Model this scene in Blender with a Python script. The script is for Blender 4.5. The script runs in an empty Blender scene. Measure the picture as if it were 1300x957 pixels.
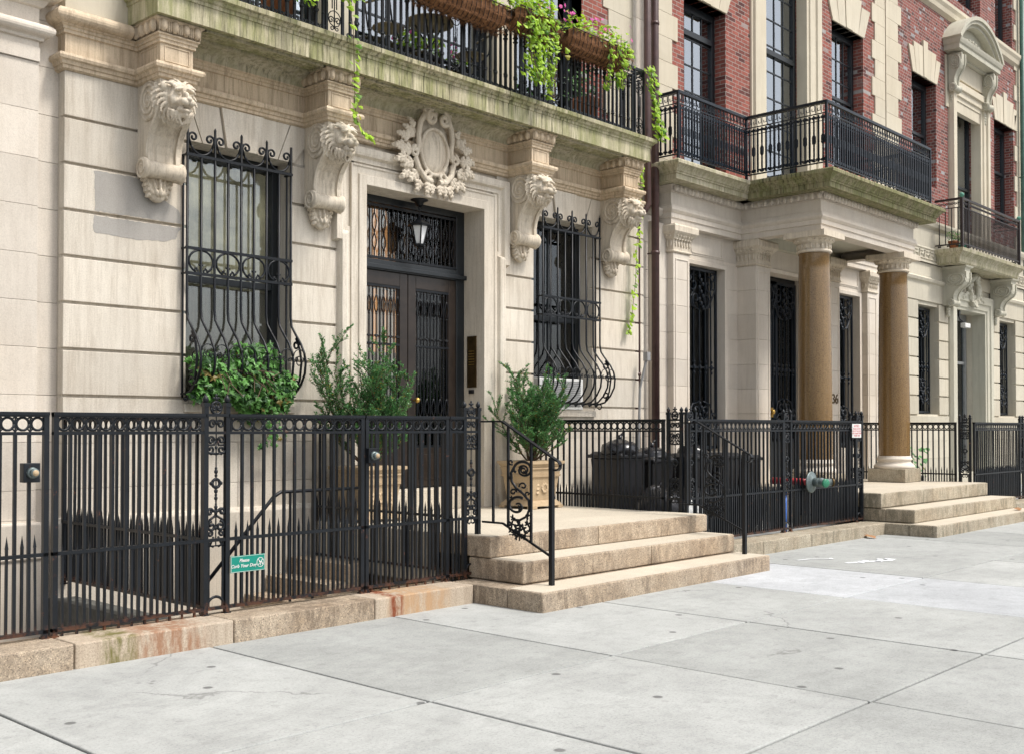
import bpy, math, random
from mathutils import Vector, Matrix, noise as mnoise
random.seed(11)
PI=math.pi
sc=bpy.context.scene
COL=sc.collection
WL={}
# ---------------------------------------------------------------- mesh builder
class MB:
    def __init__(s): s.v=[];s.f=[];s.sm=[];s.mi=[];s.cuts=[]
    def cut(s): s.cuts.append((len(s.v),len(s.f)));return s
    def add(s,vs,fs,smooth=False,mi=0):
        b=len(s.v); s.v.extend([tuple(p) for p in vs])
        for f in fs: s.f.append(tuple(b+i for i in f)); s.sm.append(smooth); s.mi.append(mi)
    def box(s,x0,x1,y0,y1,z0,z1,mi=0):
        if x0>x1:x0,x1=x1,x0
        if y0>y1:y0,y1=y1,y0
        if z0>z1:z0,z1=z1,z0
        s.add([(x0,y0,z0),(x1,y0,z0),(x1,y1,z0),(x0,y1,z0),(x0,y0,z1),(x1,y0,z1),(x1,y1,z1),(x0,y1,z1)],
              [(0,3,2,1),(4,5,6,7),(0,1,5,4),(1,2,6,5),(2,3,7,6),(3,0,4,7)],mi=mi)
        return s
    def frustum(s,cx,cy,z0,z1,a0,b0,a1,b1):
        s.add([(cx-a0,cy-b0,z0),(cx+a0,cy-b0,z0),(cx+a0,cy+b0,z0),(cx-a0,cy+b0,z0),
               (cx-a1,cy-b1,z1),(cx+a1,cy-b1,z1),(cx+a1,cy+b1,z1),(cx-a1,cy+b1,z1)],
              [(0,3,2,1),(4,5,6,7),(0,1,5,4),(1,2,6,5),(2,3,7,6),(3,0,4,7)])
        return s
    def prism(s,poly,a,b,axis='y',smooth=False):
        # poly 2D in the plane normal to axis; x:(y,z) y:(x,z) z:(x,y)
        n=len(poly)
        def m(p,t):
            return (t,p[0],p[1]) if axis=='x' else ((p[0],t,p[1]) if axis=='y' else (p[0],p[1],t))
        vs=[m(p,a) for p in poly]+[m(p,b) for p in poly]
        fs=[tuple(range(n)),tuple(range(2*n-1,n-1,-1))]
        s.add(vs,fs)
        s.add(vs,[(i,n+i,n+(i+1)%n,(i+1)%n) for i in range(n)],smooth)
        return s
    def tube(s,pts,r,n=6,smooth=True,cap=True,flat=None):
        pts=[Vector(p) for p in pts]
        q=[pts[0]]
        for p in pts[1:]:
            if (p-q[-1]).length>1e-5:q.append(p)
        pts=q
        if len(pts)<2:return s
        R=r if callable(r) else (lambda t:r)
        t=(pts[1]-pts[0]).normalized()
        up=Vector((0,0,1)) if abs(t.z)<.9 else Vector((0,1,0))
        a=t.cross(up).normalized(); vs=[]
        N=len(pts)
        for i,p in enumerate(pts):
            if i==0:tt=(pts[1]-pts[0])
            elif i==N-1:tt=(pts[-1]-pts[-2])
            else:tt=(pts[i+1]-pts[i]).normalized()+(pts[i]-pts[i-1]).normalized()
            if tt.length<1e-6:tt=t
            tt=tt.normalized(); a=(a-tt*a.dot(tt))
            a=a.normalized() if a.length>1e-6 else tt.orthogonal().normalized()
            b=tt.cross(a); rr=R(i/(N-1))
            for k in range(n):
                w=2*PI*(k+.5)/n
                vs.append(p+a*math.cos(w)*rr+b*math.sin(w)*rr)
        fs=[]
        for i in range(N-1):
            for k in range(n):
                k2=(k+1)%n
                fs.append((i*n+k,i*n+k2,(i+1)*n+k2,(i+1)*n+k))
        if cap: fs+= [tuple(range(n-1,-1,-1)),tuple(range((N-1)*n,N*n))]
        s.add(vs,fs,smooth and n>4); return s
    def bar(s,p,q,w): return s.tube([p,q],w*.7071,4,False)
    def lathe(s,prof,cx,cy,cz=0,n=16,sx=1,sy=1,smooth=True):
        vs=[];N=len(prof)
        for r,z in prof:
            for k in range(n):
                w=2*PI*k/n; vs.append((cx+r*math.cos(w)*sx,cy+r*math.sin(w)*sy,cz+z))
        fs=[]
        for i in range(N-1):
            for k in range(n):
                k2=(k+1)%n; fs.append((i*n+k,i*n+k2,(i+1)*n+k2,(i+1)*n+k))
        fs+=[tuple(range(n-1,-1,-1)),tuple(range((N-1)*n,N*n))]
        s.add(vs,fs,smooth); return s
    def ball(s,c,r,n=8,m=6,rot=None):
        rx,ry,rz=r if isinstance(r,(tuple,list)) else (r,r,r)
        vs=[];c=Vector(c)
        for i in range(m+1):
            t=PI*i/m
            for k in range(n):
                w=2*PI*k/n
                p=Vector((rx*math.sin(t)*math.cos(w),ry*math.sin(t)*math.sin(w),rz*math.cos(t)))
                if rot is not None:p=rot@p
                vs.append(c+p)
        fs=[(i*n+k,(i+1)*n+k,(i+1)*n+(k+1)%n,i*n+(k+1)%n) for i in range(m) for k in range(n)]
        s.add(vs,fs,True); return s
    def sweep(s,prof,path,close_ends=True,side=1):
        # prof: (d outward, z); path: XY polyline, outward normal = right of travel * side
        P=[Vector((p[0],p[1])) for p in path];n=len(P);rings=[]
        for i in range(n):
            ns=[]
            for a,b in ((i-1,i),(i,i+1)):
                if a>=0 and b<n:
                    d=(P[b]-P[a]).normalized(); ns.append(Vector((d.y,-d.x))*side)
            if len(ns)==2:
                m=(ns[0]+ns[1]); m=m/ (1+ns[0].dot(ns[1]))
            else: m=ns[0]
            rings.append([(P[i].x+m.x*d,P[i].y+m.y*d,z) for d,z in prof])
        k=len(prof);vs=[v for r in rings for v in r];fs=[]
        for i in range(n-1):
            for j in range(k-1):
                f=(i*k+j,(i+1)*k+j,(i+1)*k+j+1,i*k+j+1)
                fs.append(f if side>0 else f[::-1])
        if close_ends: fs+=[tuple(range(k)),tuple(range((n-1)*k+k-1,(n-1)*k-1,-1))]
        s.add(vs,fs); return s
    def xzsweep(s,prof,path,side=1):
        # prof: (offset outward, y); path: XZ polyline; outward = left of travel
        P=[Vector(p) for p in path];n=len(P);rings=[]
        for i in range(n):
            ns=[]
            for a,b in ((i-1,i),(i,i+1)):
                if a>=0 and b<n:
                    d=(P[b]-P[a]).normalized(); ns.append(Vector((-d.y,d.x))*side)
            m=(ns[0]+ns[1])/(1+ns[0].dot(ns[1])) if len(ns)==2 else ns[0]
            rings.append([(P[i].x+m.x*d,y,P[i].y+m.y*d) for d,y in prof])
        k=len(prof);vs=[v for r in rings for v in r]
        fs=[(i*k+j,(i+1)*k+j,(i+1)*k+j+1,i*k+j+1) for i in range(n-1) for j in range(k-1)]
        fs+=[tuple(range(k)),tuple(range(n*k-1,(n-1)*k-1,-1))]
        s.add(vs,fs); return s
    def panel(s,x0,x1,z0,z1,y0,y1,holes=()):
        # slab in XZ facing -Y at y0, back y1, with rectangular holes (a,b,c,d)=x0,x1,z0,z1
        xs=sorted({x0,x1,*[h[0] for h in holes],*[h[1] for h in holes]});zs=sorted({z0,z1,*[h[2] for h in holes],*[h[3] for h in holes]})
        xs=[x for x in xs if x0<=x<=x1];zs=[z for z in zs if z0<=z<=z1]
        for i in range(len(xs)-1):
            for j in range(len(zs)-1):
                cx=(xs[i]+xs[i+1])/2;cz=(zs[j]+zs[j+1])/2
                if any(h[0]<cx<h[1] and h[2]<cz<h[3] for h in holes):continue
                a,b,c,d=xs[i],xs[i+1],zs[j],zs[j+1]
                s.add([(a,y0,c),(b,y0,c),(b,y0,d),(a,y0,d)],[(0,1,2,3)])
        for a,b,c,d in holes:
            s.add([(a,y0,c),(a,y1,c),(a,y1,d),(a,y0,d)],[(0,1,2,3)])
            s.add([(b,y0,c),(b,y1,c),(b,y1,d),(b,y0,d)],[(3,2,1,0)])
            if d<z1: s.add([(a,y0,d),(a,y1,d),(b,y1,d),(b,y0,d)],[(0,1,2,3)])
            if c>z0: s.add([(a,y0,c),(a,y1,c),(b,y1,c),(b,y0,c)],[(3,2,1,0)])
        s.add([(x0,y0,z0),(x0,y1,z0),(x0,y1,z1),(x0,y0,z1)],[(3,2,1,0)])
        s.add([(x1,y0,z0),(x1,y1,z0),(x1,y1,z1),(x1,y0,z1)],[(0,1,2,3)])
        s.add([(x0,y0,z1),(x0,y1,z1),(x1,y1,z1),(x1,y0,z1)],[(3,2,1,0)])
        return s
    def xform(s,M,i0=0):
        s.v[i0:]=[tuple(M@Vector(v)) for v in s.v[i0:]]; return s
    def mesh(s,name,mats,origin=(0,0,0)):
        me=bpy.data.meshes.new(name); o=Vector(origin)
        me.from_pydata([(v[0]-o[0],v[1]-o[1],v[2]-o[2]) for v in s.v],[],s.f)
        me.polygons.foreach_set('use_smooth',s.sm); 
        for m in mats: me.materials.append(m)
        if len(mats)>1: me.polygons.foreach_set('material_index',s.mi)
        me.update(); return me
    def build(s,name,mats,parent=None,bevel=0,loc=None,remesh=0,smoothit=0,fix=False):
        if s.cuts:
            cs=[(0,0)]+s.cuts+[(len(s.v),len(s.f))];o=None
            for (v0,f0),(v1_,f1) in zip(cs,cs[1:]):
                if f1<=f0: continue
                q=MB();q.v=s.v[v0:v1_];q.f=[tuple(i-v0 for i in f) for f in s.f[f0:f1]];q.sm=s.sm[f0:f1];q.mi=s.mi[f0:f1]
                o=q.build(name,mats,parent,bevel,loc,remesh,smoothit)
            return o
        if not isinstance(mats,(list,tuple)): mats=[mats]
        org=WL[parent] if parent is not None else Vector(loc or (0,0,0))
        me=s.mesh(name,mats,org)
        o=bpy.data.objects.new(name,me);COL.objects.link(o)
        if parent is not None: o.parent=parent
        else: o.location=org
        WL[o]=Vector(org)
        if bevel:
            m=o.modifiers.new('b','BEVEL');m.width=bevel;m.segments=2;m.limit_method='ANGLE';m.angle_limit=math.radians(35)
        if remesh:
            m=o.modifiers.new('r','REMESH');m.mode='VOXEL';m.voxel_size=remesh;m.use_smooth_shade=True
            if smoothit:
                m=o.modifiers.new('s','SMOOTH');m.iterations=smoothit;m.factor=.5
            bake(o)
        return o
def bake(o):
    dg=bpy.context.evaluated_depsgraph_get();ev=o.evaluated_get(dg)
    me=bpy.data.meshes.new_from_object(ev); o.modifiers.clear(); o.data=me
def tag(o,label=None,cat=None,group=None,kind=None):
    if label:o['label']=label
    if cat:o['category']=cat
    if group:o['group']=group
    if kind:o['kind']=kind
    return o
def thing(name,label,cat,loc,group=None):
    o=bpy.data.objects.new(name,None);COL.objects.link(o);o.location=loc;o.empty_display_size=.1
    WL[o]=Vector(loc);return tag(o,label,cat,group)
def inst(src,name,loc,parent,rotz=0):
    # a copy of a part mesh placed at world loc under parent
    o=src.copy();o.name=name;COL.objects.link(o);o.parent=parent
    o.location=Vector(loc)-WL[parent];o.rotation_euler=(0,0,rotz);WL[o]=Vector(loc);return o
def meshobj(name,me,loc,parent,rotz=0):
    o=bpy.data.objects.new(name,me);COL.objects.link(o);o.parent=parent
    o.location=Vector(loc)-(WL[parent] if parent else Vector((0,0,0)));o.rotation_euler=(0,0,rotz);WL[o]=Vector(loc);return o
# ---------------------------------------------------------------- materials
def newmat(name):
    m=bpy.data.materials.new(name);m.use_nodes=True;nt=m.node_tree;nt.nodes.clear()
    out=nt.nodes.new('ShaderNodeOutputMaterial');b=nt.nodes.new('ShaderNodeBsdfPrincipled');nt.links.new(b.outputs[0],out.inputs[0])
    return m,nt,b
def N(nt,t,**k):
    n=nt.nodes.new(t)
    for a,v in k.items():
        if a.startswith('i_'): n.inputs[a[2:].replace('_',' ')].default_value=v
        else:setattr(n,a,v)
    return n
def ramp(nt,fac,stops):
    r=nt.nodes.new('ShaderNodeValToRGB');e=r.color_ramp.elements
    while len(e)<len(stops):e.new(.5)
    for k,(p,c) in enumerate(stops):
        e[k].position=p;e[k].color=(c[0],c[1],c[2],1) if isinstance(c,(tuple,list)) else (c,c,c,1)
    nt.links.new(fac,r.inputs[0]);return r.outputs[0]
def mix(nt,f,a,b,mode='MIX'):
    m=nt.nodes.new('ShaderNodeMix');m.data_type='RGBA';m.blend_type=mode
    for s,v in ((0,f),(6,a),(7,b)):
        if hasattr(v,'links'): nt.links.new(v,m.inputs[s])
        else: m.inputs[s].default_value=v if s==0 else (tuple(v)+(1,) if len(v)==3 else v)
    return m.outputs[2]
def coords(nt,scale=(1,1,1)):
    # world-space position so that neighbouring parts do not repeat each other
    g=nt.nodes.new('ShaderNodeNewGeometry');m=N(nt,'ShaderNodeMapping');m.inputs['Scale'].default_value=scale
    nt.links.new(g.outputs['Position'],m.inputs['Vector']);return m.outputs[0],g
def noise(nt,vec,scale,detail=5,rough=.6):
    n=N(nt,'ShaderNodeTexNoise');n.inputs['Scale'].default_value=scale;n.inputs['Detail'].default_value=detail;n.inputs['Roughness'].default_value=rough
    nt.links.new(vec,n.inputs['Vector']);return n.outputs[0]
def bump(nt,b,h,dist=.01,strength=.5,prev=None):
    u=N(nt,'ShaderNodeBump');u.inputs['Distance'].default_value=dist;u.inputs['Strength'].default_value=strength
    nt.links.new(h,u.inputs['Height'])
    if prev is not None: nt.links.new(prev,u.inputs['Normal'])
    nt.links.new(u.outputs[0],b.inputs['Normal']);return u.outputs[0]
def stone(name,c,c2=None,streak=.35,speck=0,rough=.85,isl=.12,stain=None,stainamt=.5,pits=.4,blotch=.35,drip=None,spec=.25):
    m,nt,b=newmat(name);v,g=coords(nt)
    c2=c2 or tuple(x*.72 for x in c)
    base=mix(nt,ramp(nt,noise(nt,v,1.3,6,.65),[(.35,0.),(.7,1.)]),c,tuple(x*.86 for x in c))
    vs,_=coords(nt,(7,7,.7))
    st=ramp(nt,noise(nt,vs,1.6,6,.7),[(.45,0.),(.75,1.)])
    mm=N(nt,'ShaderNodeMath',operation='MULTIPLY');nt.links.new(st,mm.inputs[0]);mm.inputs[1].default_value=streak
    base=mix(nt,mm.outputs[0],base,c2)
    bl=ramp(nt,noise(nt,v,.55,3,.55),[(.42,0.),(.68,1.)])
    mb_=N(nt,'ShaderNodeMath',operation='MULTIPLY');nt.links.new(bl,mb_.inputs[0]);mb_.inputs[1].default_value=blotch
    base=mix(nt,mb_.outputs[0],base,tuple(x*y for x,y in zip(c,(.86,.80,.72))))
    if isl:
        r=ramp(nt,g.outputs['Random Per Island'],[(0.,1-isl),(1.,1.+isl*.3)])
        base=mix(nt,1.,base,r,'MULTIPLY')
    if stain:
        vz,_=coords(nt,(3.,3.,.45));f=ramp(nt,noise(nt,vz,2.2,8,.72),[(.42,0.),(.60,1.)])
        q=N(nt,'ShaderNodeMath',operation='MULTIPLY');nt.links.new(f,q.inputs[0]);q.inputs[1].default_value=stainamt
        base=mix(nt,q.outputs[0],base,stain)
    if drip:
        vd,_=coords(nt,(9,9,.55));f=ramp(nt,noise(nt,vd,2.6,9,.78),[(.49,0.),(.60,drip[1]),(.75,drip[1]*.6)])
        gz=N(nt,'ShaderNodeTexNoise');gz.inputs['Scale'].default_value=1.1;nt.links.new(v,gz.inputs['Vector'])
        q=N(nt,'ShaderNodeMath',operation='MULTIPLY');nt.links.new(f,q.inputs[0]);nt.links.new(ramp(nt,gz.outputs[0],[(.35,.35),(.6,1.)]),q.inputs[1])
        base=mix(nt,q.outputs[0],base,drip[0])
    if speck:
        sp=ramp(nt,noise(nt,v,75,4,.85),[(.38,tuple([1-speck]*3)),(.5,(1.,1.,1.)),(.66,tuple([1+speck*.5]*3))])
        base=mix(nt,1.,base,sp,'MULTIPLY')
    nt.links.new(base,b.inputs['Base Color']);b.inputs['Roughness'].default_value=rough
    b.inputs['Specular IOR Level'].default_value=spec
    n1=bump(nt,b,noise(nt,v,90,4,.7),.004,pits);bump(nt,b,noise(nt,v,9,4,.6),.01,.25,n1)
    return m
def granitemat(name,c,st):
    m,nt,b=newmat(name);v,g=coords(nt)
    col=mix(nt,ramp(nt,noise(nt,v,2.2,6,.7),[(.35,0.),(.68,1.)]),c,tuple(x*y for x,y in zip(c,(.78,.72,.66))))
    # salt and pepper grains
    vo=N(nt,'ShaderNodeTexVoronoi');vo.inputs['Scale'].default_value=130;nt.links.new(v,vo.inputs['Vector'])
    sx=N(nt,'ShaderNodeSeparateColor');nt.links.new(vo.outputs['Color'],sx.inputs[0])
    col=mix(nt,1.,col,ramp(nt,sx.outputs[0],[(0.,(.55,.54,.54)),(.16,(.72,.71,.70)),(.22,(.97,.97,.97)),(.8,(1.08,1.07,1.05)),(.9,(1.45,1.42,1.36))]),'MULTIPLY')
    # grime washing down from the nosing, in broken patches
    vd,_=coords(nt,(5,5,1.3));f=ramp(nt,noise(nt,vd,2.1,10,.8),[(.45,0.),(.55,.62),(.80,.85)])
    q=N(nt,'ShaderNodeMath',operation='MULTIPLY');nt.links.new(f,q.inputs[0]);nt.links.new(ramp(nt,noise(nt,v,1.6,4,.6),[(.40,.25),(.60,1.)]),q.inputs[1])
    col=mix(nt,q.outputs[0],col,st)
    col=mix(nt,1.,col,ramp(nt,g.outputs['Random Per Island'],[(0.,(.84,.84,.85)),(1.,(1.06,1.04,1.02))]),'MULTIPLY')
    nt.links.new(col,b.inputs['Base Color']);b.inputs['Roughness'].default_value=.78;b.inputs['Specular IOR Level'].default_value=.3
    n1=bump(nt,b,noise(nt,v,75,5,.8),.006,.9);bump(nt,b,noise(nt,v,8,5,.7),.015,.5,n1);return m
def concmat(name,c):
    m,nt,b=newmat(name);v,g=coords(nt)
    col=mix(nt,ramp(nt,noise(nt,v,.9,8,.72),[(.38,0.),(.66,1.)]),tuple(x*1.06 for x in c),tuple(x*.84 for x in c))
    col=mix(nt,1.,col,ramp(nt,noise(nt,v,7,8,.75),[(.30,(.84,.84,.84)),(.5,(1.,1.,1.)),(.72,(1.06,1.06,1.06))]),'MULTIPLY')
    col=mix(nt,1.,col,ramp(nt,noise(nt,v,55,5,.85),[(.34,(.66,.66,.66)),(.46,(1.,1.,1.)),(.68,(1.12,1.12,1.12))]),'MULTIPLY')
    col=mix(nt,1.,col,ramp(nt,g.outputs['Random Per Island'],[(0.,(.84,.845,.84)),(1.,(1.06,1.06,1.06))]),'MULTIPLY')
    # old chewing gum spots
    vo=N(nt,'ShaderNodeTexVoronoi',voronoi_dimensions='2D');vo.inputs['Scale'].default_value=.8;nt.links.new(v,vo.inputs['Vector'])
    col=mix(nt,ramp(nt,vo.outputs['Distance'],[(.020,.8),(.028,0.)]),col,(.09,.09,.09))
    cr=N(nt,'ShaderNodeTexVoronoi',voronoi_dimensions='2D',feature='DISTANCE_TO_EDGE');cr.inputs['Scale'].default_value=.23
    wv=N(nt,'ShaderNodeVectorMath',operation='ADD');nz=N(nt,'ShaderNodeTexNoise');nz.inputs['Scale'].default_value=1.7;nz.inputs['Detail'].default_value=7;nt.links.new(v,nz.inputs['Vector']);nt.links.new(v,wv.inputs[0]);nt.links.new(nz.outputs['Color'],wv.inputs[1]);nt.links.new(wv.outputs[0],cr.inputs['Vector'])
    ck=N(nt,'ShaderNodeMath',operation='MULTIPLY');nt.links.new(ramp(nt,cr.outputs['Distance'],[(.0007,.75),(.0013,0.)]),ck.inputs[0]);nt.links.new(ramp(nt,noise(nt,v,.35,2,.5),[(.585,0.),(.61,.8)]),ck.inputs[1]);col=mix(nt,ck.outputs[0],col,(.12,.12,.115))
    vo2=N(nt,'ShaderNodeTexVoronoi',voronoi_dimensions='2D');vo2.inputs['Scale'].default_value=2.3;nt.links.new(v,vo2.inputs['Vector'])
    col=mix(nt,ramp(nt,vo2.outputs['Distance'],[(.045,.28),(.06,0.)]),col,(.22,.22,.21))
    # drifting water stains
    vs,_=coords(nt,(1.,2.6,1.));col=mix(nt,ramp(nt,noise(nt,vs,1.1,9,.75),[(.54,0.),(.60,.30),(.64,.08)]),col,tuple(x*.62 for x in c))
    nt.links.new(col,b.inputs['Base Color']);b.inputs['Roughness'].default_value=.88;b.inputs['Specular IOR Level'].default_value=.3
    n1=bump(nt,b,noise(nt,v,70,5,.8),.004,.7);bump(nt,b,noise(nt,v,3,4,.6),.01,.2,n1);return m
def plain(name,c,rough=.5,metal=0,var=.1,scale=8,bumpy=.15,spec=.5,isl=0,bscale=60):
    m,nt,b=newmat(name);v,g=coords(nt)
    col=mix(nt,ramp(nt,noise(nt,v,scale,5,.6),[(.35,0.),(.7,1.)]),c,tuple(max(0,x*(1-var*2)) for x in c))
    if isl:
        r=ramp(nt,g.outputs['Random Per Island'],[(0.,1-isl),(1.,1.+isl)]);col=mix(nt,1.,col,r,'MULTIPLY')
    nt.links.new(col,b.inputs['Base Color']);b.inputs['Roughness'].default_value=rough;b.inputs['Metallic'].default_value=metal
    b.inputs['Specular IOR Level'].default_value=spec
    if bumpy:bump(nt,b,noise(nt,v,bscale,3,.6),.003,bumpy)
    return m
def ironmat(name,c,rust=.0,rough=.42,feet=False):
    m,nt,b=newmat(name);v,g=coords(nt)
    col=mix(nt,ramp(nt,noise(nt,v,5,6,.7),[(.4,0.),(.75,1.)]),c,tuple(x*1.8+.001 for x in c))
    if rust:
        f=ramp(nt,noise(nt,v,11,8,.75),[(.62,0.),(.70,rust)]);col=mix(nt,f,col,(.16,.06,.03))
        if feet:   # rust where the bars stand in the kerb
            sx=N(nt,'ShaderNodeSeparateXYZ');nt.links.new(g.outputs['Position'],sx.inputs[0])
            zf=ramp(nt,sx.outputs[2],[(.17,1.),(.27,0.)]);nf=ramp(nt,noise(nt,v,16,6,.7),[(.45,0.),(.56,.8)])
            mm=N(nt,'ShaderNodeMath',operation='MULTIPLY');nt.links.new(zf,mm.inputs[0]);nt.links.new(nf,mm.inputs[1]);col=mix(nt,mm.outputs[0],col,(.17,.07,.035))
    nt.links.new(col,b.inputs['Base Color']);b.inputs['Roughness'].default_value=rough;b.inputs['Specular IOR Level'].default_value=.33
    n1=bump(nt,b,noise(nt,v,55,4,.7),.003,.35);bump(nt,b,noise(nt,v,9,2,.5),.01,.25,n1);return m
def brickmat(name,red,dark,grey,greyness,mortar=(.42,.38,.34),sq=1):
    m,nt,b=newmat(name);g=nt.nodes.new('ShaderNodeNewGeometry');sx=N(nt,'ShaderNodeSeparateXYZ');nt.links.new(g.outputs['Position'],sx.inputs[0])
    ad=N(nt,'ShaderNodeMath',operation='ADD');nt.links.new(sx.outputs[0],ad.inputs[0]);nt.links.new(sx.outputs[1],ad.inputs[1])
    cb=N(nt,'ShaderNodeCombineXYZ');nt.links.new(ad.outputs[0],cb.inputs[0]);nt.links.new(sx.outputs[2],cb.inputs[1])
    t=N(nt,'ShaderNodeTexBrick');nt.links.new(cb.outputs[0],t.inputs['Vector'])
    t.offset=.5;t.squash=sq;t.squash_frequency=2;t.inputs['Scale'].default_value=1;t.inputs['Brick Width'].default_value=.215;t.inputs['Row Height'].default_value=.072
    t.inputs['Mortar Size'].default_value=.006;t.inputs['Mortar Smooth'].default_value=.15;t.inputs['Bias'].default_value=0
    t.inputs['Color1'].default_value=(0,0,0,1);t.inputs['Color2'].default_value=(1,1,1,1);t.inputs['Mortar'].default_value=(.5,.5,.5,1)
    c=ramp(nt,t.outputs['Color'],[(0.,dark),(.25,red),(.6,tuple(x*1.25 for x in red)),(.80,tuple(x*.8 for x in red)),(1-greyness,red),(1-greyness*.6,grey)])
    v,_=coords(nt);c=mix(nt,.5,c,ramp(nt,noise(nt,v,14,5,.7),[(.3,(.55,.55,.55)),(.7,(1.3,1.3,1.3))]),'MULTIPLY')
    mo=mix(nt,noise(nt,v,3,4,.6),mortar,tuple(x*.7 for x in mortar))
    c=mix(nt,t.outputs['Fac'],c,mo);nt.links.new(c,b.inputs['Base Color']);b.inputs['Roughness'].default_value=.85
    b.inputs['Specular IOR Level'].default_value=.3
    inv=N(nt,'ShaderNodeMath',operation='SUBTRACT');inv.inputs[0].default_value=1;nt.links.new(t.outputs['Fac'],inv.inputs[1])
    n1=bump(nt,b,inv.outputs[0],.008,.8);bump(nt,b,noise(nt,v,80,4,.7),.004,.5,n1);return m
def leafmat(name,c,c2,dead=None,rough=.45,trans=.25):
    m,nt,b=newmat(name);g=nt.nodes.new('ShaderNodeNewGeometry');r=g.outputs['Random Per Island']
    st=[(0.,c2),(.35,c),(.8,tuple(x*1.5 for x in c))]
    if dead: st.append((.965,tuple(x*1.5 for x in c)));st.append((.975,dead))
    nt.links.new(ramp(nt,r,st),b.inputs['Base Color']);b.inputs['Roughness'].default_value=rough
    b.inputs['Subsurface Weight'].default_value=0
    if trans:
        t=N(nt,'ShaderNodeBsdfTranslucent');nt.links.new(ramp(nt,r,st),t.inputs[0]);ms=N(nt,'ShaderNodeMixShader');ms.inputs[0].default_value=trans
        out=[n for n in nt.nodes if n.type=='OUTPUT_MATERIAL'][0];nt.links.new(b.outputs[0],ms.inputs[1]);nt.links.new(t.outputs[0],ms.inputs[2]);nt.links.new(ms.outputs[0],out.inputs[0])
    return m
def glassmat(name,tint=(.85,.9,.9),refl=.25):
    m=bpy.data.materials.new(name);m.use_nodes=True;nt=m.node_tree;nt.nodes.clear()
    out=nt.nodes.new('ShaderNodeOutputMaterial');t=N(nt,'ShaderNodeBsdfTransparent');t.inputs[0].default_value=tint+(1,)
    g=N(nt,'ShaderNodeBsdfGlossy');g.inputs['Roughness'].default_value=.03;g.inputs[0].default_value=(.9,.95,1,1)
    f=N(nt,'ShaderNodeFresnel');f.inputs[0].default_value=1.5
    a=N(nt,'ShaderNodeMath',operation='ADD');a.inputs[1].default_value=refl;a.use_clamp=True;nt.links.new(f.outputs[0],a.inputs[0])
    v,_=coords(nt);u=N(nt,'ShaderNodeBump');u.inputs['Distance'].default_value=.004;u.inputs['Strength'].default_value=.35
    nt.links.new(noise(nt,v,1.6,1,.4),u.inputs['Height']);nt.links.new(u.outputs[0],g.inputs['Normal'])
    ms=N(nt,'ShaderNodeMixShader');nt.links.new(a.outputs[0],ms.inputs[0]);nt.links.new(t.outputs[0],ms.inputs[1]);nt.links.new(g.outputs[0],ms.inputs[2])
    nt.links.new(ms.outputs[0],out.inputs[0]);return m
def emit(name,c,s):
    m,nt,b=newmat(name);b.inputs['Base Color'].default_value=c+(1,);b.inputs['Emission Color'].default_value=c+(1,);b.inputs['Emission Strength'].default_value=s;return m
M={}
M['lime']=stone('limestone',(.73,.67,.575),(.42,.36,.285),.5,speck=.14,blotch=.6,isl=.20,drip=((.36,.30,.23),.45))
M['limew']=stone('limestone_warm_entablature',(.70,.575,.42),(.28,.20,.13),.55,speck=.12,blotch=.6,drip=((.19,.135,.085),.5))
M['carve']=stone('carved_limestone',(.72,.645,.53),(.33,.26,.185),.5,speck=.12,isl=0,blotch=.6,drip=((.22,.17,.12),.5))
M['pale']=stone('pale_limestone',(.72,.655,.57),(.45,.385,.315),.4,speck=.11,blotch=.5,isl=.15)
M['far']=stone('yellowish_limestone',(.62,.575,.47),(.38,.335,.25),.45,speck=.10,isl=.17)
M['patch']=stone('grey_repair_mortar',(.40,.38,.35),(.31,.29,.27),.6,speck=.1,isl=0)
M['mossy']=stone('algae_stained_limestone',(.58,.53,.37),(.11,.10,.045),.7,speck=.15,stain=(.20,.22,.06),stainamt=.65,isl=0,drip=((.045,.045,.02),.85))
M['moss2']=stone('moss_covered_limestone',(.34,.31,.19),(.09,.085,.04),.8,speck=.15,stain=(.14,.165,.045),stainamt=.6,isl=0,drip=((.035,.035,.018),.85))
M['moss3']=stone('grey_stained_limestone',(.56,.51,.38),(.19,.17,.11),.7,speck=.08,stain=(.26,.26,.13),stainamt=.5,isl=0,drip=((.06,.06,.035),.6))
M['granite']=granitemat('granite_step',(.47,.395,.305),(.14,.105,.075))
M['granite2']=granitemat('grey_granite_step',(.46,.415,.33),(.12,.11,.07))
M['gtop']=stone('pale_granite_tread',(.60,.54,.44),(.44,.37,.28),.3,speck=.25,rough=.8,isl=.05)  # paler than the granite of the step fronts
M['conc']=concmat('sidewalk_concrete',(.385,.395,.385))
M['conc2']=concmat('pale_sidewalk_concrete',(.47,.485,.505))
M['dark']=plain('dark_joint',(.05,.05,.045),.95,var=.3)
M['asph']=plain('asphalt',(.05,.05,.05),.9,var=.2)
M['iron']=ironmat('black_painted_iron',(.005,.007,.010),.8,.40,True)
M['iron2']=ironmat('black_wrought_iron',(.004,.0055,.008),0,.38)
M['ironb']=ironmat('blue_black_iron',(.005,.009,.015),0,.33)
M['ironr']=ironmat('brown_black_iron',(.022,.016,.016),.5,.45)
M['brick']=brickmat('red_brick',(.27,.085,.065),(.09,.035,.035),(.36,.33,.32),.07)
M['brick3']=brickmat('red_brick_with_grey_headers',(.235,.075,.062),(.085,.04,.04),(.32,.31,.32),.09,sq=.5)
M['cream']=stone('cream_stone_trim',(.66,.60,.48),(.45,.39,.29),.4,isl=.08)
M['creamgrey']=stone('weathered_cream_trim',(.55,.53,.44),(.33,.32,.25),.5,isl=.04)
M['frame']=plain('black_window_frame',(.012,.016,.020),.35)
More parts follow.
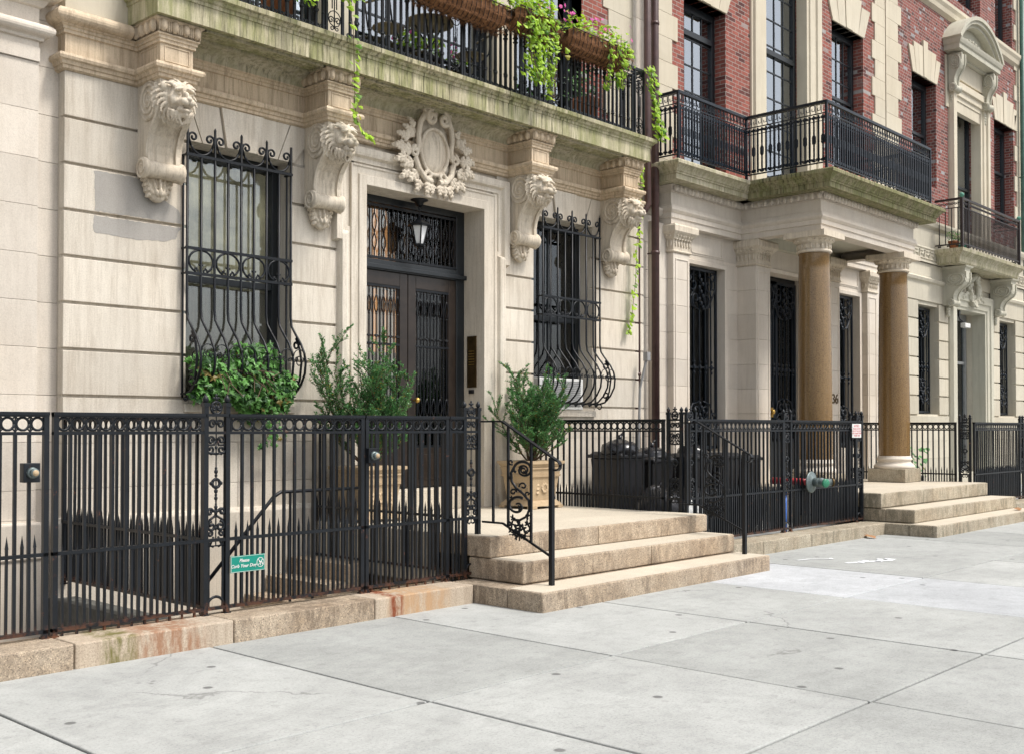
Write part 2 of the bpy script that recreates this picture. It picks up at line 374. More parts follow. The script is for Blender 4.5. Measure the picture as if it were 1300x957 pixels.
M['doorw']=plain('dark_brown_door_paint',(.026,.018,.014),.32,var=.25)
M['glass']=glassmat('window_glass',(.97,.97,.93),.04)
M['glassu']=glassmat('sky_reflecting_glass',(.93,.95,.93),.34)
M['glassd']=glassmat('dark_window_glass',(.85,.86,.82),.01)
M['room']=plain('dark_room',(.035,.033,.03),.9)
M['curtain']=plain('cream_curtain',(.92,.86,.64),.9,var=.35,scale=2.2)
M['curtainb']=plain('pale_blue_grey_curtain',(.80,.86,.80),.9,var=.3,scale=2)
M['shade']=plain('grey_roller_shade',(.20,.185,.16),.9,var=.25,scale=2)
M['orange']=emit('glowing_hallway_wood',(.62,.30,.13),.62)  # wood that glows by itself in place of hallway light
M['brown']=plain('brown_drainpipe_paint',(.085,.042,.038),.4,var=.2)
M['green']=plain('green_drainpipe_paint',(.07,.16,.13),.45,var=.2)
M['leadgrey']=plain('grey_conduit',(.28,.28,.28),.5)
M['bronze']=plain('bronze_plate',(.13,.085,.035),.45,.8,var=.25)
M['black']=plain('black_plastic',(.012,.012,.014),.35,bumpy=.3,bscale=20)
M['bag']=plain('black_garbage_bag',(.016,.016,.019),.22,bumpy=1.,bscale=14)
M['colst']=stone('brown_polished_granite',(.235,.145,.06),(.12,.065,.022),.7,speck=.6,rough=.17,isl=0,pits=.02,blotch=.8,spec=.7)
M['terra']=plain('terracotta',(.42,.16,.08),.8,var=.2)
M['tan']=stone('sandy_terracotta',(.52,.40,.26),(.30,.21,.13),.5,speck=.15,isl=0)
M['coco']=plain('coconut_fibre',(.26,.12,.05),1.,var=.35,scale=30,bumpy=1.,bscale=60)
M['soil']=plain('soil',(.04,.03,.02),1.)
M['bark']=plain('brown_twig',(.10,.065,.04),.9)
M['holly']=leafmat('holly_leaf',(.10,.25,.085),(.014,.06,.024),(.45,.32,.05),.30,.3)
M['ivy']=leafmat('ivy_leaf',(.085,.22,.045),(.012,.05,.015),(.22,.17,.04),.42,.25)
M['limeleaf']=leafmat('lime_green_leaf',(.33,.50,.035),(.09,.24,.02),(.45,.42,.06),.5,.4)
M['petal']=leafmat('pink_petal',(.62,.10,.34),(.42,.04,.30),None,.6,.3)
M['white']=plain('white_enamel',(.75,.75,.73),.4)
M['whitem']=plain('white_milk_glass',(.85,.87,.88),.25)
M['cgreen']=plain('green_cap_paint',(.03,.22,.12),.35)
M['brass']=plain('brass',(.55,.36,.10),.35,.9)
M['galv']=plain('weathered_grey_metal',(.20,.25,.25),.45,.5,var=.25)
M['red']=plain('red_pipe_paint',(.45,.03,.04),.4)
M['signg']=plain('green_sign_enamel',(.0,.24,.18),.35)
M['blue']=plain('blue_pipe_paint',(.03,.12,.45),.4)
M['chalk']=plain('chalk_paint',(.85,.87,.9),.9)
M['deadleaf']=plain('dry_brown_leaf',(.35,.18,.08),.8)
M['pinktext']=plain('faded_red_print',(.75,.25,.27),.6)
M['woodseat']=plain('olive_brown_wood',(.20,.16,.09),.5)
# ================================================================ SITE
def arc(cx,cz,r,a0,a1,n=10,y=0,ry=None):
    ry=r if ry is None else ry
    return [(cx+r*math.cos(math.radians(a0+(a1-a0)*i/n)),y,cz+ry*math.sin(math.radians(a0+(a1-a0)*i/n))) for i in range(n+1)]
def spiral(cx,cz,r0,r1,a0,a1,n=18,y=0):
    out=[]
    for i in range(n+1):
        t=i/n;r=r0+(r1-r0)*t;a=math.radians(a0+(a1-a0)*t);out.append((cx+r*math.cos(a),y,cz+r*math.sin(a)))
    return out
def lobj(name,mb,mat,parent,loc=(0,0,0),bevel=0,rotz=0):
    me=mb if isinstance(mb,bpy.types.Mesh) else mb.mesh(name,[mat] if not isinstance(mat,(list,tuple)) else mat)
    o=bpy.data.objects.new(name,me);COL.objects.link(o);o.parent=parent;o.location=loc;o.rotation_euler=(0,0,rotz)
    if bevel:
        m=o.modifiers.new('b','BEVEL');m.width=bevel;m.segments=2;m.limit_method='ANGLE'
    return o
# ---- ground
g=MB();g.add([(-60,-60,-.16),(160,-60,-.16),(160,-9.6,-.16),(-60,-9.6,-.16)],[(0,1,2,3)]);tag(g.build('road',M['asph']),kind='structure')
g=MB()
xs=[4.37,6.125,7.95,9.72,11.57,13.66,15.5,17.35];xs=[xs[0]-1.83*k for k in range(10,0,-1)]+xs+[xs[-1]+1.83*k for k in range(1,30)]
ys=[.03,-2.34,-4.24,-6.14,-8.04,-9.3]
for i in range(len(xs)-1):
    for j in range(len(ys)-1):
        pale=abs(xs[i]-9.72)<.01
        if -9<xs[i]<60: g.box(xs[i]+.010,xs[i+1]-.010,ys[j+1]+.010,ys[j]-.010,-.09,random.uniform(-.002,.0015),mi=1 if pale else 0)
tag(g.build('sidewalk',[M['conc'],M['conc2']],bevel=.008),kind='structure')
g=MB();g.add([(-60,-9.4,-.015),(160,-9.4,-.015),(160,.4,-.015),(-60,.4,-.015)],[(0,1,2,3)]);tag(g.build('ground_under_sidewalk',M['dark']),kind='structure')
g=MB();g.box(-20,80,-9.6,-9.3,-.3,.0);tag(g.build('street_kerb',M['granite'],bevel=.02),kind='structure')
# areaway floors
g=MB();g.add([(-8,.05,-1.0),(7.4,.05,-1.0),(7.4,3.1,-1.0),(-8,3.1,-1.0)],[(0,1,2,3)]);g.box(-8,7.36,.3,.34,-1,.0)
g.box(4.45,4.68,.42,2.9,-1,.04)
tag(g.build('sunken_areaway_floor',plain('darkened_pit_concrete',(.10,.10,.09),.8,var=.3)),kind='structure')  # the pit's darkness is put into the floor colour
g=MB();g.box(11.0,40,.05,3.1,-.3,.08);tag(g.build('areaway_ground',M['conc']),kind='structure')
# grass hills beyond the end of the street are out of sight; the ground simply continues
# ---- granite kerbs carrying the fences
def kerbs(xlist,y0,y1,z1,label,mat):
    for i in range(len(xlist)-1):
        mb=MB();mb.box(xlist[i]+.004,xlist[i+1]-.004,y0,y1,-.12,z1)
        o=mb.build('granite_kerb',[mat],bevel=.012,loc=((xlist[i]+xlist[i+1])/2,y0,0))
        tag(o,label[i],'kerb stone','granite kerb stones under the iron fences')
kerbs([.6,3.34],0,.42,.17,['plain granite kerb stone under the left gate, running out of the picture'],M['granite'])
def kerbstain(name,spots):
    m=stone(name,(.50,.42,.33),(.20,.14,.09),.5,speck=.35,isl=0);nt=m.node_tree;b=[n for n in nt.nodes if n.type=='BSDF_PRINCIPLED'][0]
    src=b.inputs['Base Color'].links[0].from_socket;v,g=coords(nt);sx=N(nt,'ShaderNodeSeparateXYZ');nt.links.new(g.outputs['Position'],sx.inputs[0])
    vs,_=coords(nt,(6,6,1.2))
    for (x,w_,col,amt) in spots:
        d=N(nt,'ShaderNodeMath',operation='SUBTRACT');nt.links.new(sx.outputs[0],d.inputs[0]);d.inputs[1].default_value=x
        a=N(nt,'ShaderNodeMath',operation='ABSOLUTE');nt.links.new(d.outputs[0],a.inputs[0])
        f=ramp(nt,a.outputs[0],[(w_*.55,1.),(w_,0.)]);nn=ramp(nt,noise(nt,vs,2.,7,.75),[(.40,0.),(.56,amt)])
        mm=N(nt,'ShaderNodeMath',operation='MULTIPLY');nt.links.new(f,mm.inputs[0]);nt.links.new(nn,mm.inputs[1]);src=mix(nt,mm.outputs[0],src,col)
    nt.links.new(src,b.inputs['Base Color']);return m
rg=kerbstain('rust_stained_granite',[(4.05,.34,(.25,.10,.04),.72),(3.66,.16,(.13,.12,.03),.9)])
kerbs([3.34,4.56],0,.42,.17,['orange rust and moss stained granite kerb stone below the fence'],rg)
kerbs([4.56,5.92],0,.42,.17,['clean speckled granite kerb stone below the green sign'],M['granite'])
kerbs([5.92,7.09],0,.42,.17,['warm brown granite kerb stone with a rust streak touching the steps'],kerbstain('tan_granite',[(6.42,.42,(.42,.24,.11),.7),(6.16,.09,(.20,.05,.02),.98)]))
kerbs([11.02,12.3,13.58,15.95],0,.42,.17,['granite kerb stone just right of the near steps','middle granite kerb stone left of the red pipe fitting','granite kerb stone touching the far steps'],M['granite2'])
kerbs([20.5,22.6,25,28,31,36],0,.42,.17,['granite kerb stone just past the far steps']+['granite kerb stone %s along the far fence'%w for w in ('before the middle','at the middle','past the middle','at the far end')],M['granite2'])
# ---- stoops
def slab_step(mb,xl,y0,y1,z0,z1,gap=.004):
    for i in range(len(xl)-1): mb.box(xl[i]+(gap if i else 0),xl[i+1]-(gap if i<len(xl)-2 else 0),y0,y1,z0,z1)
def stoop(name,label,x0,x1,xin,y1,y2,y3,z,mat,yback):
    t=thing(name,label,'stoop',((x0+x1)/2,y1,0))
    def tread(xl,ya,yb,za,zb,sidejoint):
        mb=MB()
        L=xl
        for i in range(len(L)-1): mb.box(L[i]+(.003 if i else 0),L[i+1]-(.003 if i<len(L)-2 else 0),ya,yb,za,zb)
        o=mb.build('step',[mat],t,bevel=.014)
        if sidejoint is not None: pass
        return o
    tread([x0,x1],y1,y1+.42,-.1,z[0],None)
    mb=MB();mb.box(x0,x1,y1+.426,y3+.25,-.1,z[0]-.002);mb.build('step',[mat],t,bevel=.01)
    tread([xin,xin+(x1-xin)*.55,x1],y2,y2+.45,z[0]+.006,z[1],None)
    mb=MB();mb.box(xin+.015,x1,y2+.456,y3+.3,z[0]+.004,z[1]-.003);mb.build('step',[mat],t,bevel=.01)
    tread([xin,xin+(x1-xin)*.45,x1+.08],y3,y3+.75,z[1]+.005,z[2],None)
    mb=MB();mb.box(xin,x1+.08,y3+.756,yback,z[1]-.3,z[2]-.003);mb.build('landing',[M['gtop']],t,bevel=.006)
    mb=MB();mb.box(xin+.1,x1-.05,y3+.3,yback,-1.0,z[1]-.31);mb.build('landing_wall',[M['granite']],t)
    # paler sheets laid on the step tops
    for (a,b,c,d,zz) in ((x0+.02,x1-.02,y1+.02,y1+.41,z[0]),(xin+.02,x1-.02,y2+.02,y2+.43,z[1]),(xin+.02,x1+.06,y3+.02,y3+.745,z[2])):
        mb=MB();mb.box(a,b,c,d,zz-.01,zz+.003);mb.build('pale_tread',[M['gtop']],t)
    return t
stoop('stone_stoop','near granite stoop of three stained steps and a landing with two potted shrubs',7.10,10.99,7.36,-.83,-.37,.05,(.17,.375,.578),M['granite'],2.9)
stoop('stone_stoop','far granite stoop of three steps under the portico with polished columns',15.88,20.5,16.05,-.79,-.39,.13,(.17,.373,.60),M['granite2'],2.78)
# ---- fence parts (local coordinates: x along the fence, z up)
ZT=1.71
def picketmesh():
    mb=MB();mb.bar((0,0,.225),(0,0,1.565),.021);return mb.mesh('picket',[M['iron']])
def dogmesh():
    mb=MB();mb.bar((0,0,.225),(0,0,.79),.016)
    mb.add([(-.011,-.006,.79),(.011,-.006,.79),(.011,.006,.79),(-.011,.006,.79),(0,0,.88)],[(0,1,4),(1,2,4),(2,3,4),(3,0,4)]);return mb.mesh('spear_picket',[M['iron']])
def postmesh(h=ZT):
    mb=MB();mb.box(-.018,.018,-.018,.018,.165,h);mb.box(-.026,.026,-.026,.026,.165,.18);return mb.mesh('post',[M['iron']])
PK,DG,PO=picketmesh(),dogmesh(),postmesh()
def ringband(n,p,x0):
    mb=MB()
    for i in range(n):
        cx=x0+p*(i+.5)
        mb.tube(arc(cx,1.628,.043,0,360,14),.0095,6)
        for sx in(-1,1):
            for sz in(-1,1): mb.tube([(cx+sx*.034,0,1.628+sz*.034),(cx+sx*.049,0,1.628+sz*.052)],.006,4)
        mb.box(cx-.052,cx-.044,-.006,.006,1.575,1.685) 
    return mb
def fence_section(t,L,dogs=True,pitch=.1,posts=(1,1),x0=0,gate=False):
    n=max(1,round((L-.05)/pitch));p=(L-.05)/n;s=x0+.025
    mb=MB();mb.box(x0,x0+L,-.027,.027,1.688,1.71);mb.box(x0,x0+L,-.02,.02,1.676,1.688);lobj('top_rail',mb,M['iron'],t)
    mb=MB();mb.box(x0,x0+L,-.016,.016,1.553,1.575);lobj('upper_rail',mb,M['iron'],t)
    mb=MB();mb.box(x0,x0+L,-.018,.018,.728,.752);lobj('middle_rail',mb,M['iron'],t)
    mb=MB();mb.box(x0,x0+L,-.018,.018,.205,.23);lobj('bottom_rail',mb,M['iron'],t)
    lobj('ring_band',ringband(n,p,s),M['iron'],t)
    for i in range(n+1):
        if 0<i<n: o=lobj('picket',PK,None,t,(s+p*i+random.uniform(-.002,.002),0,0));o.rotation_euler=(random.gauss(0,.0012),random.gauss(0,.0022),random.choice((0,PI/2)))
    for i in range(n):
        if dogs: o=lobj('spear_picket',DG,None,t,(s+p*(i+.5)+random.uniform(-.003,.003),0,(0 if dogs!='low' else -.075)+random.uniform(-.006,.006)));o.rotation_euler=(random.gauss(0,.004),random.gauss(0,.006),random.uniform(-.3,.3))
    for k,xx in ((0,x0+.018),(1,x0+L-.018)):
        if posts[k]: lobj('post',PO,None,t,(xx,0,0))
def ornatepanel(w=.19):
    mb=MB();c=w/2
    def S(pts,r=.007): mb.tube([(p[0],0,p[2]) for p in pts],r*1.45,5)
    for s in(-1,1):
        # crest above the rail
        S(arc(c,1.755,.047,0,180,8) if s<0 else arc(c,1.755,.047,180,360,8))
        S(spiral(c+s*.022,1.755,.022,.005,90 if s>0 else 90,90-s*420))
        # ring band quatrefoil
        S(spiral(c+s*.035,1.63,.035,.008,180 if s>0 else 0,(180 if s>0 else 0)-s*450))
        # top lyre
        S(spiral(c+s*.045,1.505,.032,.007,180 if s>0 else 0,(180 if s>0 else 0)-s*420))
        S(spiral(c+s*.047,1.435,.034,.007,0 if s>0 else 180,(0 if s>0 else 180)-s*400))
        S([(c+s*.013,0,1.505),(c+s*.02,0,1.47),(c+s*.07,0,1.47),(c+s*.08,0,1.435)])
        S([(c+s*.004,0,1.40),(c+s*.03,0,1.405),(c+s*.05,0,1.40)])
        # keyhole ornament
        S(arc(c,1.175,.033,90,90+s*180,8),.009)
        S([(c+s*.033,0,1.175),(c+s*.05,0,1.175)],.011)
        # palmette below
        S(spiral(c+s*.052,.955,.030,.006,180 if s>0 else 0,(180 if s>0 else 0)-s*420),.008)
        S([(c,0,.93),(c+s*.012,0,.97),(c+s*.022,0,.955)],.008)
        S(spiral(c+s*.038,.845,.040,.008,90,90-s*460),.008)
        S(spiral(c+s*.05,.79,.024,.006,90,90+s*400),.007)
        S([(c,0,.93),(c+s*.05,0,.90),(c+s*.08,0,.85)],.007)
        S([(c+s*.02,0,.765),(c+s*.05,0,.70),(c+s*.02,0,.69)],.007)
        S(arc(c,.23,.075,90,90-s*90,6),.008)
    for z,r in ((1.29,.012),(1.265,.017),(1.235,.013),(1.115,.017),(1.085,.012),(1.06,.016),(1.035,.008),(1.825,.016),(1.85,.012),(.99,.016),(1.015,.010),(.94,.014),(.83,.014),(1.45,.014),(1.765,.012)):
        mb.ball((c,0,z),(r,r*.7,r*1.15),7,5)
    for s in(-1,1): mb.ball((c+s*.02,0,1.83),(.014,.008,.010),6,4)
    mb.tube([(c,0,1.30),(c,0,1.40)],.004,4);mb.tube([(c,0,1.22),(c,0,1.20)],.006,4);mb.tube([(c,0,.85),(c,0,1.15)],.006,4)
    mb.tube([(c,0,1.80),(c,0,1.86)],.006,4)
    for x in(.035,.155): mb.bar((x,0,.22),(x,0,.74),.012)
    mb.tube([(c,0,.70),(c,0,1.86)],.005,4)
    mb.box(.02,.17,-.006,.006,.69,.70)
    return mb.mesh('scroll_panel',[M['iron']])
def ornpost():
    mb=MB();mb.box(-.019,.019,-.019,.019,.165,1.79);mb.box(-.024,.024,-.024,.024,1.765,1.795)
    mb.lathe([(.012,1.795),(.016,1.80),(.024,1.815),(.022,1.83),(.012,1.845),(.004,1.86)],0,0,n=10)
    mb.box(-.027,.027,-.027,.027,.165,.18);return mb.mesh('finial_post',[M['iron']])
OP,OF=ornatepanel(),ornpost()
def ornate(t,x,w=.19,band=True):
    lobj('scroll_panel',OP,None,t,(x,0,0));lobj('finial_post',OF,None,t,(x,0,0));lobj('finial_post',OF,None,t,(x+w,0,0))
    mb=MB();mb.box(x,x+w,-.027,.027,1.688,1.71);mb.box(x,x+w,-.016,.016,1.553,1.575);mb.box(x,x+w,-.016,.016,.728,.752);mb.box(x,x+w,-.016,.016,.205,.23);mb.bar((x,0,.21),(x,0,1.70),.01);lobj('post_crosspiece',mb,M['iron'],t)
def fence(name,label,cat,x,y,rz=0,group=None):
    t=thing(name,label,cat,(x,y,0),group);t.rotation_euler=(0,0,rz);return t
FY=.33
G1='iron fence sections with ring bands'
def lockbox(t,x,z):
    mb=MB();mb.box(x-.055,x+.055,-.05,.02,z-.065,z+.065);lobj('lock_box',mb,M['iron'],t,bevel=.004)
    mb=MB()
    for (r0,r1,a,b) in ((.040,.036,-.05,-.075),(.030,.028,-.075,-.105)):
        mb.lathe([(r0,0),(r1,abs(b-a))],0,0,0,14)
        mb.v[-28:]=[(v[0]+x,a-v[2],v[1]+z) for v in mb.v[-28:]]
    lobj('door_knob',mb,M['galv'],t)
    mb=MB();mb.lathe([(.021,0),(.021,.004)],0,0,0,12);mb.v=[(v[0]+x,-.105-v[2],v[1]+z) for v in mb.v];lobj('key_cylinder',mb,M['tan'],t)
t=fence('iron_gate','left iron gate with a square lock box and knob, cut by the picture edge','gate',1.95,FY);fence_section(t,1.35,True);lockbox(t,1.22,1.30)
t=fence('iron_fence','iron fence section above the rust stained kerb, left of the scrolled post','fence',3.33,FY,0,G1);fence_section(t,1.17,'low',posts=(1,0));
t=fence('ornate_iron_post','scrolled iron double post with ball finials just left of the green sign','fence post',4.51,FY,0,'scrolled iron double posts');ornate(t,0)
t=fence('iron_fence','iron fence section carrying the green sign','fence',4.71,FY,0,G1);fence_section(t,1.35,True,posts=(0,1))
t=fence('iron_gate','iron gate with a round knob in front of the left potted shrub','gate',6.075,FY);fence_section(t,1.0,'low');lockbox(t,.06,1.36)
t=fence('iron_fence','narrow iron fence piece between the round knob gate and the near steps','fence',7.085,FY,0,G1);fence_section(t,.2,'low',posts=(0,0))
t=fence('ornate_iron_post','scrolled iron double post at the left side of the near steps','fence post',7.29,FY,0,'scrolled iron double posts');ornate(t,0)
# return fences towards the house
t=fence('iron_fence','iron return fence running from the leftmost scrolled post back to the house','fence',4.56,FY+.08,PI/2,G1);fence_section(t,2.42,True,posts=(1,1))
t=fence('iron_fence','iron return fence running along the left side of the landing back to the house','fence',7.36,FY+.25,PI/2,G1);fence_section(t,2.2,True)
t=fence('iron_fence','iron return fence running along the right side of the landing back to the house','fence',11.10,FY+.35,PI/2,G1)
fence_section(t,2.15,True)
t=fence('ornate_iron_post','sideways facing one of the twin scrolled iron posts at the landing corner','fence post',11.10,FY+.10,PI/2,'scrolled iron double posts');ornate(t,0)
t=fence('ornate_iron_post','street facing one of the twin scrolled iron posts at the landing corner','fence post',11.13,FY+.05,0,'scrolled iron double posts');ornate(t,0)
t=fence('iron_fence','long iron fence section right of the near steps with garbage bins behind it','fence',11.33,FY+.05,0,G1);fence_section(t,2.16,True,posts=(0,1))
t=fence('ornate_iron_post','scrolled iron post in the middle of the fence in front of the garbage bins','fence post',13.50,FY+.05,0,'scrolled iron double posts');ornate(t,0)
t=fence('iron_fence','iron fence section pierced by the red pipe fitting','fence',13.70,FY+.05,0,G1);fence_section(t,2.02,True,posts=(0,1))
t=fence('ornate_iron_post','scrolled iron post beside the far steps behind the white notice','fence post',15.73,FY+.05,0,'scrolled iron double posts');ornate(t,0)
t=fence('ornate_iron_post','scrolled iron post at the left of the far landing facing sideways','fence post',16.02,FY+.1,PI/2,'scrolled iron double posts');ornate(t,0)
t=fence('iron_fence','short iron return fence left of the far column','fence',16.02,FY+.32,PI/2,G1);fence_section(t,.9,True)
# third group, right of the far stoop
t=fence('iron_fence','iron return fence on the right of the far landing, in front of the pale house','fence',20.55,FY+.35,PI/2,G1);fence_section(t,2.1,True)
t=fence('ornate_iron_post','scrolled iron post at the right edge of the far landing facing sideways','fence post',20.55,FY+.1,PI/2,'scrolled iron double posts');ornate(t,0)
t=fence('iron_fence','iron fence section right of the far landing, beyond its corner post','fence',20.60,FY+.05,0,G1);fence_section(t,2.5,True)
t=fence('ornate_iron_post','rightmost scrolled iron post at the picture edge','fence post',23.11,FY+.05,0,'scrolled iron double posts');ornate(t,0)
t=fence('iron_fence','iron fence section running out of the picture at the right','fence',23.31,FY+.05,0,G1);fence_section(t,3.2,True)
# ---- handrails
def handrail(label,x,y0,slim=False):
    t=thing('iron_handrail',label,'handrail',(x,y0,0),'iron handrails on the near steps')
    # y decreasing towards the street: flat from y=.33 to .04, slope down to -.62
    A=(0,.30,1.655);B=(0,.03,1.655);C_=(0,-.64,1.30)
    mb=MB()
    def flat(p,q,w=.045,h=.016):
        mb.add([(p[0]-w/2,p[1],p[2]),(p[0]+w/2,p[1],p[2]),(p[0]+w/2,p[1],p[2]+h),(p[0]-w/2,p[1],p[2]+h),
                (q[0]-w/2,q[1],q[2]),(q[0]+w/2,q[1],q[2]),(q[0]+w/2,q[1],q[2]+h),(q[0]-w/2,q[1],q[2]+h)],
               [(0,1,2,3),(7,6,5,4),(0,4,5,1),(1,5,6,2),(2,6,7,3),(3,7,4,0)])
    flat(A,B);flat(B,C_)
    pts=[(0,-.64+.0,1.308)]+[(0,-.64-.045*math.sin(a),1.262+.045*math.cos(a)) for a in [PI*k/6 for k in range(0,8)]]
    for p,q in zip(pts,pts[1:]): flat((0,p[1],p[2]-.008),(0,q[1],q[2]-.008),.045,.014)
    lobj('handrail_cap',mb,M['iron2'],t,(0,-y0,0))
    mb=MB();mb.bar((0,-.58,.172),(0,-.58,1.33),.040);lobj('newel_post',mb,M['iron2'],t,(0,-y0,0))
    mb=MB();mb.tube([(0,.30,.70),(0,.03,.70),(0,-.58,.43)],.013,4,False);lobj('lower_rail',mb,M['iron2'],t,(0,-y0,0))
    for yy,za,zb in ((.155,.70,1.655),(-.04,.67,1.62),(-.33,.54,1.465)):
        mb=MB();mb.bar((0,yy,za),(0,yy,zb),.020);lobj('baluster',mb,M['iron2'],t,(0,-y0,0))
    mb=MB()
    def T(pts,r=.009): mb.tube([(0,-.185-1.45*p[0],p[2]) for p in pts],(lambda t:r(t)*1.35) if callable(r) else r*1.35,6)
    # big S scroll, x' = offset towards the street
    T(spiral(.035,1.21,.085,.03,150,-250,24),lambda t:.011-.004*t)
    T(spiral(.035,1.21,.045,.012,150,-330,20),.007)
    T([(-.04,0,1.25),(-.075,0,1.18),(-.07,0,1.10),(-.03,0,1.04),(.03,0,.99),(.08,0,.93),(.085,0,.85)],.010)
    T(spiral(-.02,.87,.09,.02,60,480,28),lambda t:.011-.004*t)
    T([(.085,0,.85),(.06,0,.78),(.0,0,.74),(-.05,0,.74)],.009)
    T(spiral(.03,1.06,.035,.01,200,-160),.007);T(spiral(-.055,1.00,.03,.01,0,380),.007);T(spiral(.07,.99,.022,.008,240,-60),.006)
    T(spiral(-.075,1.28,.025,.008,300,-40),.007)
    rnd=random.Random(5)
    for (a,z,s) in ((-.07,.70,1),(-.03,.66,1.1),(.03,.67,1.1),(.07,.71,1),(0,.61,1.3),(-.05,.62,.9),(.05,.62,.9),(0,.70,1.2),(-.085,.64,.7),(.085,.65,.7),(-.06,.76,.8),(.07,.78,.8),(-.03,.58,.7),(.03,.58,.7),(-.08,1.14,.7),(-.05,1.20,.8),(.0,.86,.8),(.05,1.19,.7),(-.07,.94,.7),(.09,.90,.7)):
        [mb.ball((0,-.185-1.45*a+.02*s*math.cos(q),z+.02*s*math.sin(q)),(.010,.024*s,.010*s),6,4,Matrix.Rotation(q,3,'X')) for q in (rnd.uniform(0,1)+2*PI*j/5 for j in range(5))]
    T([(-.09,0,.60),(.09,0,.60)],.004);T([(0,0,.55),(0,0,.75)],.006)
    lobj('scroll_panel',mb,M['iron2'],t,(0,-y0,0))
handrail('black iron handrail with scroll panel at the left of the near steps',7.51,-.58)
handrail('black iron handrail with a scroll panel on the right of the near steps',10.86,-.58)
t=thing('iron_stair_rail','plain black pipe rail of the basement stair behind the fence','handrail',(5.9,1.8,-1))
mb=MB();mb.tube([(5.3,1.8,.05),(6.16,1.8,.94),(6.24,1.8,.98),(7.3,1.8,.98)],.018,8);mb.build('rail',M['iron2'],t)
for x in (6.35,6.62,7.1): mb=MB();mb.bar((x,1.8,-1),(x,1.8,.97),.02);mb.build('baluster',M['iron2'],t)
t=thing('basement_stair','stone basement stair going down behind the left fence','stair',(6.2,2.2,-1))
for k in range(8): mb=MB();mb.box(7.3-.27*(k+1),7.3-.27*k,1.75,2.8,-1.0,.20-.17*k);mb.build('step',[M['granite']],t)
# ---- near fittings on the fences
t=thing('curb_your_dog_sign','small green enamel sign reading Please Curb Your Dog wired to the fence','sign',(4.87,FY-.035,.53))
def signbox(x0,x1,z0,z1,y,d=.006): mb=MB();mb.box(x0,x1,y-d,y,z0,z1);return mb
signbox(4.715,5.03,.475,.605,FY-.03).build('sign_plate',M['signg'],t,bevel=.002)
def text(body,name,mat,parent,x,z,y,size,font_shear=0,align='CENTER',ext=.0008,loc=None,off=0):
    cu=bpy.data.curves.new(name,'FONT');cu.body=body;cu.size=size;cu.align_x=align;cu.align_y='CENTER';cu.extrude=ext;cu.shear=font_shear;cu.offset=off
    o=bpy.data.objects.new(name,cu);COL.objects.link(o);o.rotation_euler=(PI/2,0,0)
    dg=bpy.context.evaluated_depsgraph_get();me=bpy.data.meshes.new_from_object(o.evaluated_get(dg));COL.objects.unlink(o);bpy.data.objects.remove(o)
    me.materials.clear();me.materials.append(mat)
    r=bpy.data.objects.new(name,me);COL.objects.link(r);r.rotation_euler=(PI/2,0,0);r.parent=parent;r.location=Vector((x,y,z))-WL[parent];WL[r]=Vector((x,y,z));return r
text('Please','sign_lettering',M['white'],t,4.835,.566,FY-.0385,.036,.3,off=.0006);text('Curb Your Dog','sign_lettering',M['white'],t,4.83,.524,FY-.0385,.036,.3,off=.0006)
mb=MB();mb.tube([(4.985+.032*math.cos(a),FY-.037,.54+.036*math.sin(a)) for a in [2*PI*k/20 for k in range(21)]],.0028,4)
mb.tube([(4.962,FY-.037,.516),(5.008,FY-.037,.564)],.0028,4);mb.tube([(4.965,FY-.037,.563),(4.985,FY-.037,.54),(4.985,FY-.037,.515)],.004,4);mb.tube([(4.972,FY-.037,.545),(4.998,FY-.037,.54),(5.005,FY-.037,.522)],.005,4)
mb.build('no_dog_mark',M['white'],t)
mb=MB();mb.tube([(4.72,FY-.036,.48),(5.025,FY-.036,.48),(5.025,FY-.036,.60),(4.72,FY-.036,.60),(4.72,FY-.036,.48)],.002,4);mb.build('sign_border',M['white'],t)
t=thing('notice_sign','small white notice with faded red print on the fence beside the far column','sign',(15.62,FY-.0,1.58))
mb=MB();mb.box(15.50,15.80,.33,.337,1.455,1.665);mb.build('sign_plate',M['white'],t)
for k,(tx,zz,sz) in enumerate((('NOTICE',1.63,.05),('PLEASE DO NOT',1.59,.034),('BLOCK THE GATE',1.555,.034),('OR CONNECTION',1.52,.034),('THANK YOU',1.485,.036))): 
    text(tx,'sign_lettering',M['pinktext'],t,15.65,zz,.3285,sz)
# fire connection
t=thing('fire_department_connection','grey twin fire hose inlet with a green cap poking through the fence','hose inlet',(14.13,.2,.84))
def cyl_dir(mb,c,d,r,L,n=16,prof=None):
    d=Vector(d).normalized();q=Vector((0,0,1)).rotation_difference(d);i0=len(mb.v)
    mb.lathe(prof or [(r,0),(r,L)],0,0,0,n);mb.v[i0:]=[tuple(Vector(c)+q@Vector(v)) for v in mb.v[i0:]]
mb=MB();cyl_dir(mb,(14.13,.30,.84),(0,-1,0),.15,.02,24,[(.152,0),(.152,.012),(.14,.02),(.07,.045),(.065,.05)]);mb.build('wall_flange',M['galv'],t)
mb=MB();cyl_dir(mb,(14.13,.27,.84),(0,-1,0),.062,.16);cyl_dir(mb,(14.13,.16,.84),(.75,-.65,0),.052,.17);cyl_dir(mb,(14.13,.17,.84),(-.35,-.95,-.05),.055,.12);mb.ball((14.13,.14,.84),.068,12,8);mb.build('inlet_body',M['galv'],t)
mb=MB();cyl_dir(mb,(14.085,.06,.835),(-.35,-.95,-.05),.060,.03,18,[(.062,0),(.062,.02),(.05,.03)]);mb.build('cap',M['cgreen'],t)
mb=MB();cyl_dir(mb,(14.255,.05,.84),(.75,-.65,0),.058,.03,18,[(.060,0),(.060,.025),(.045,.035),(.02,.04)]);mb.build('cap',M['bronze'],t)
mb=MB();cyl_dir(mb,(14.13,.30,.84),(0,1,0),.05,.62);mb.build('pipe',M['red'],t)
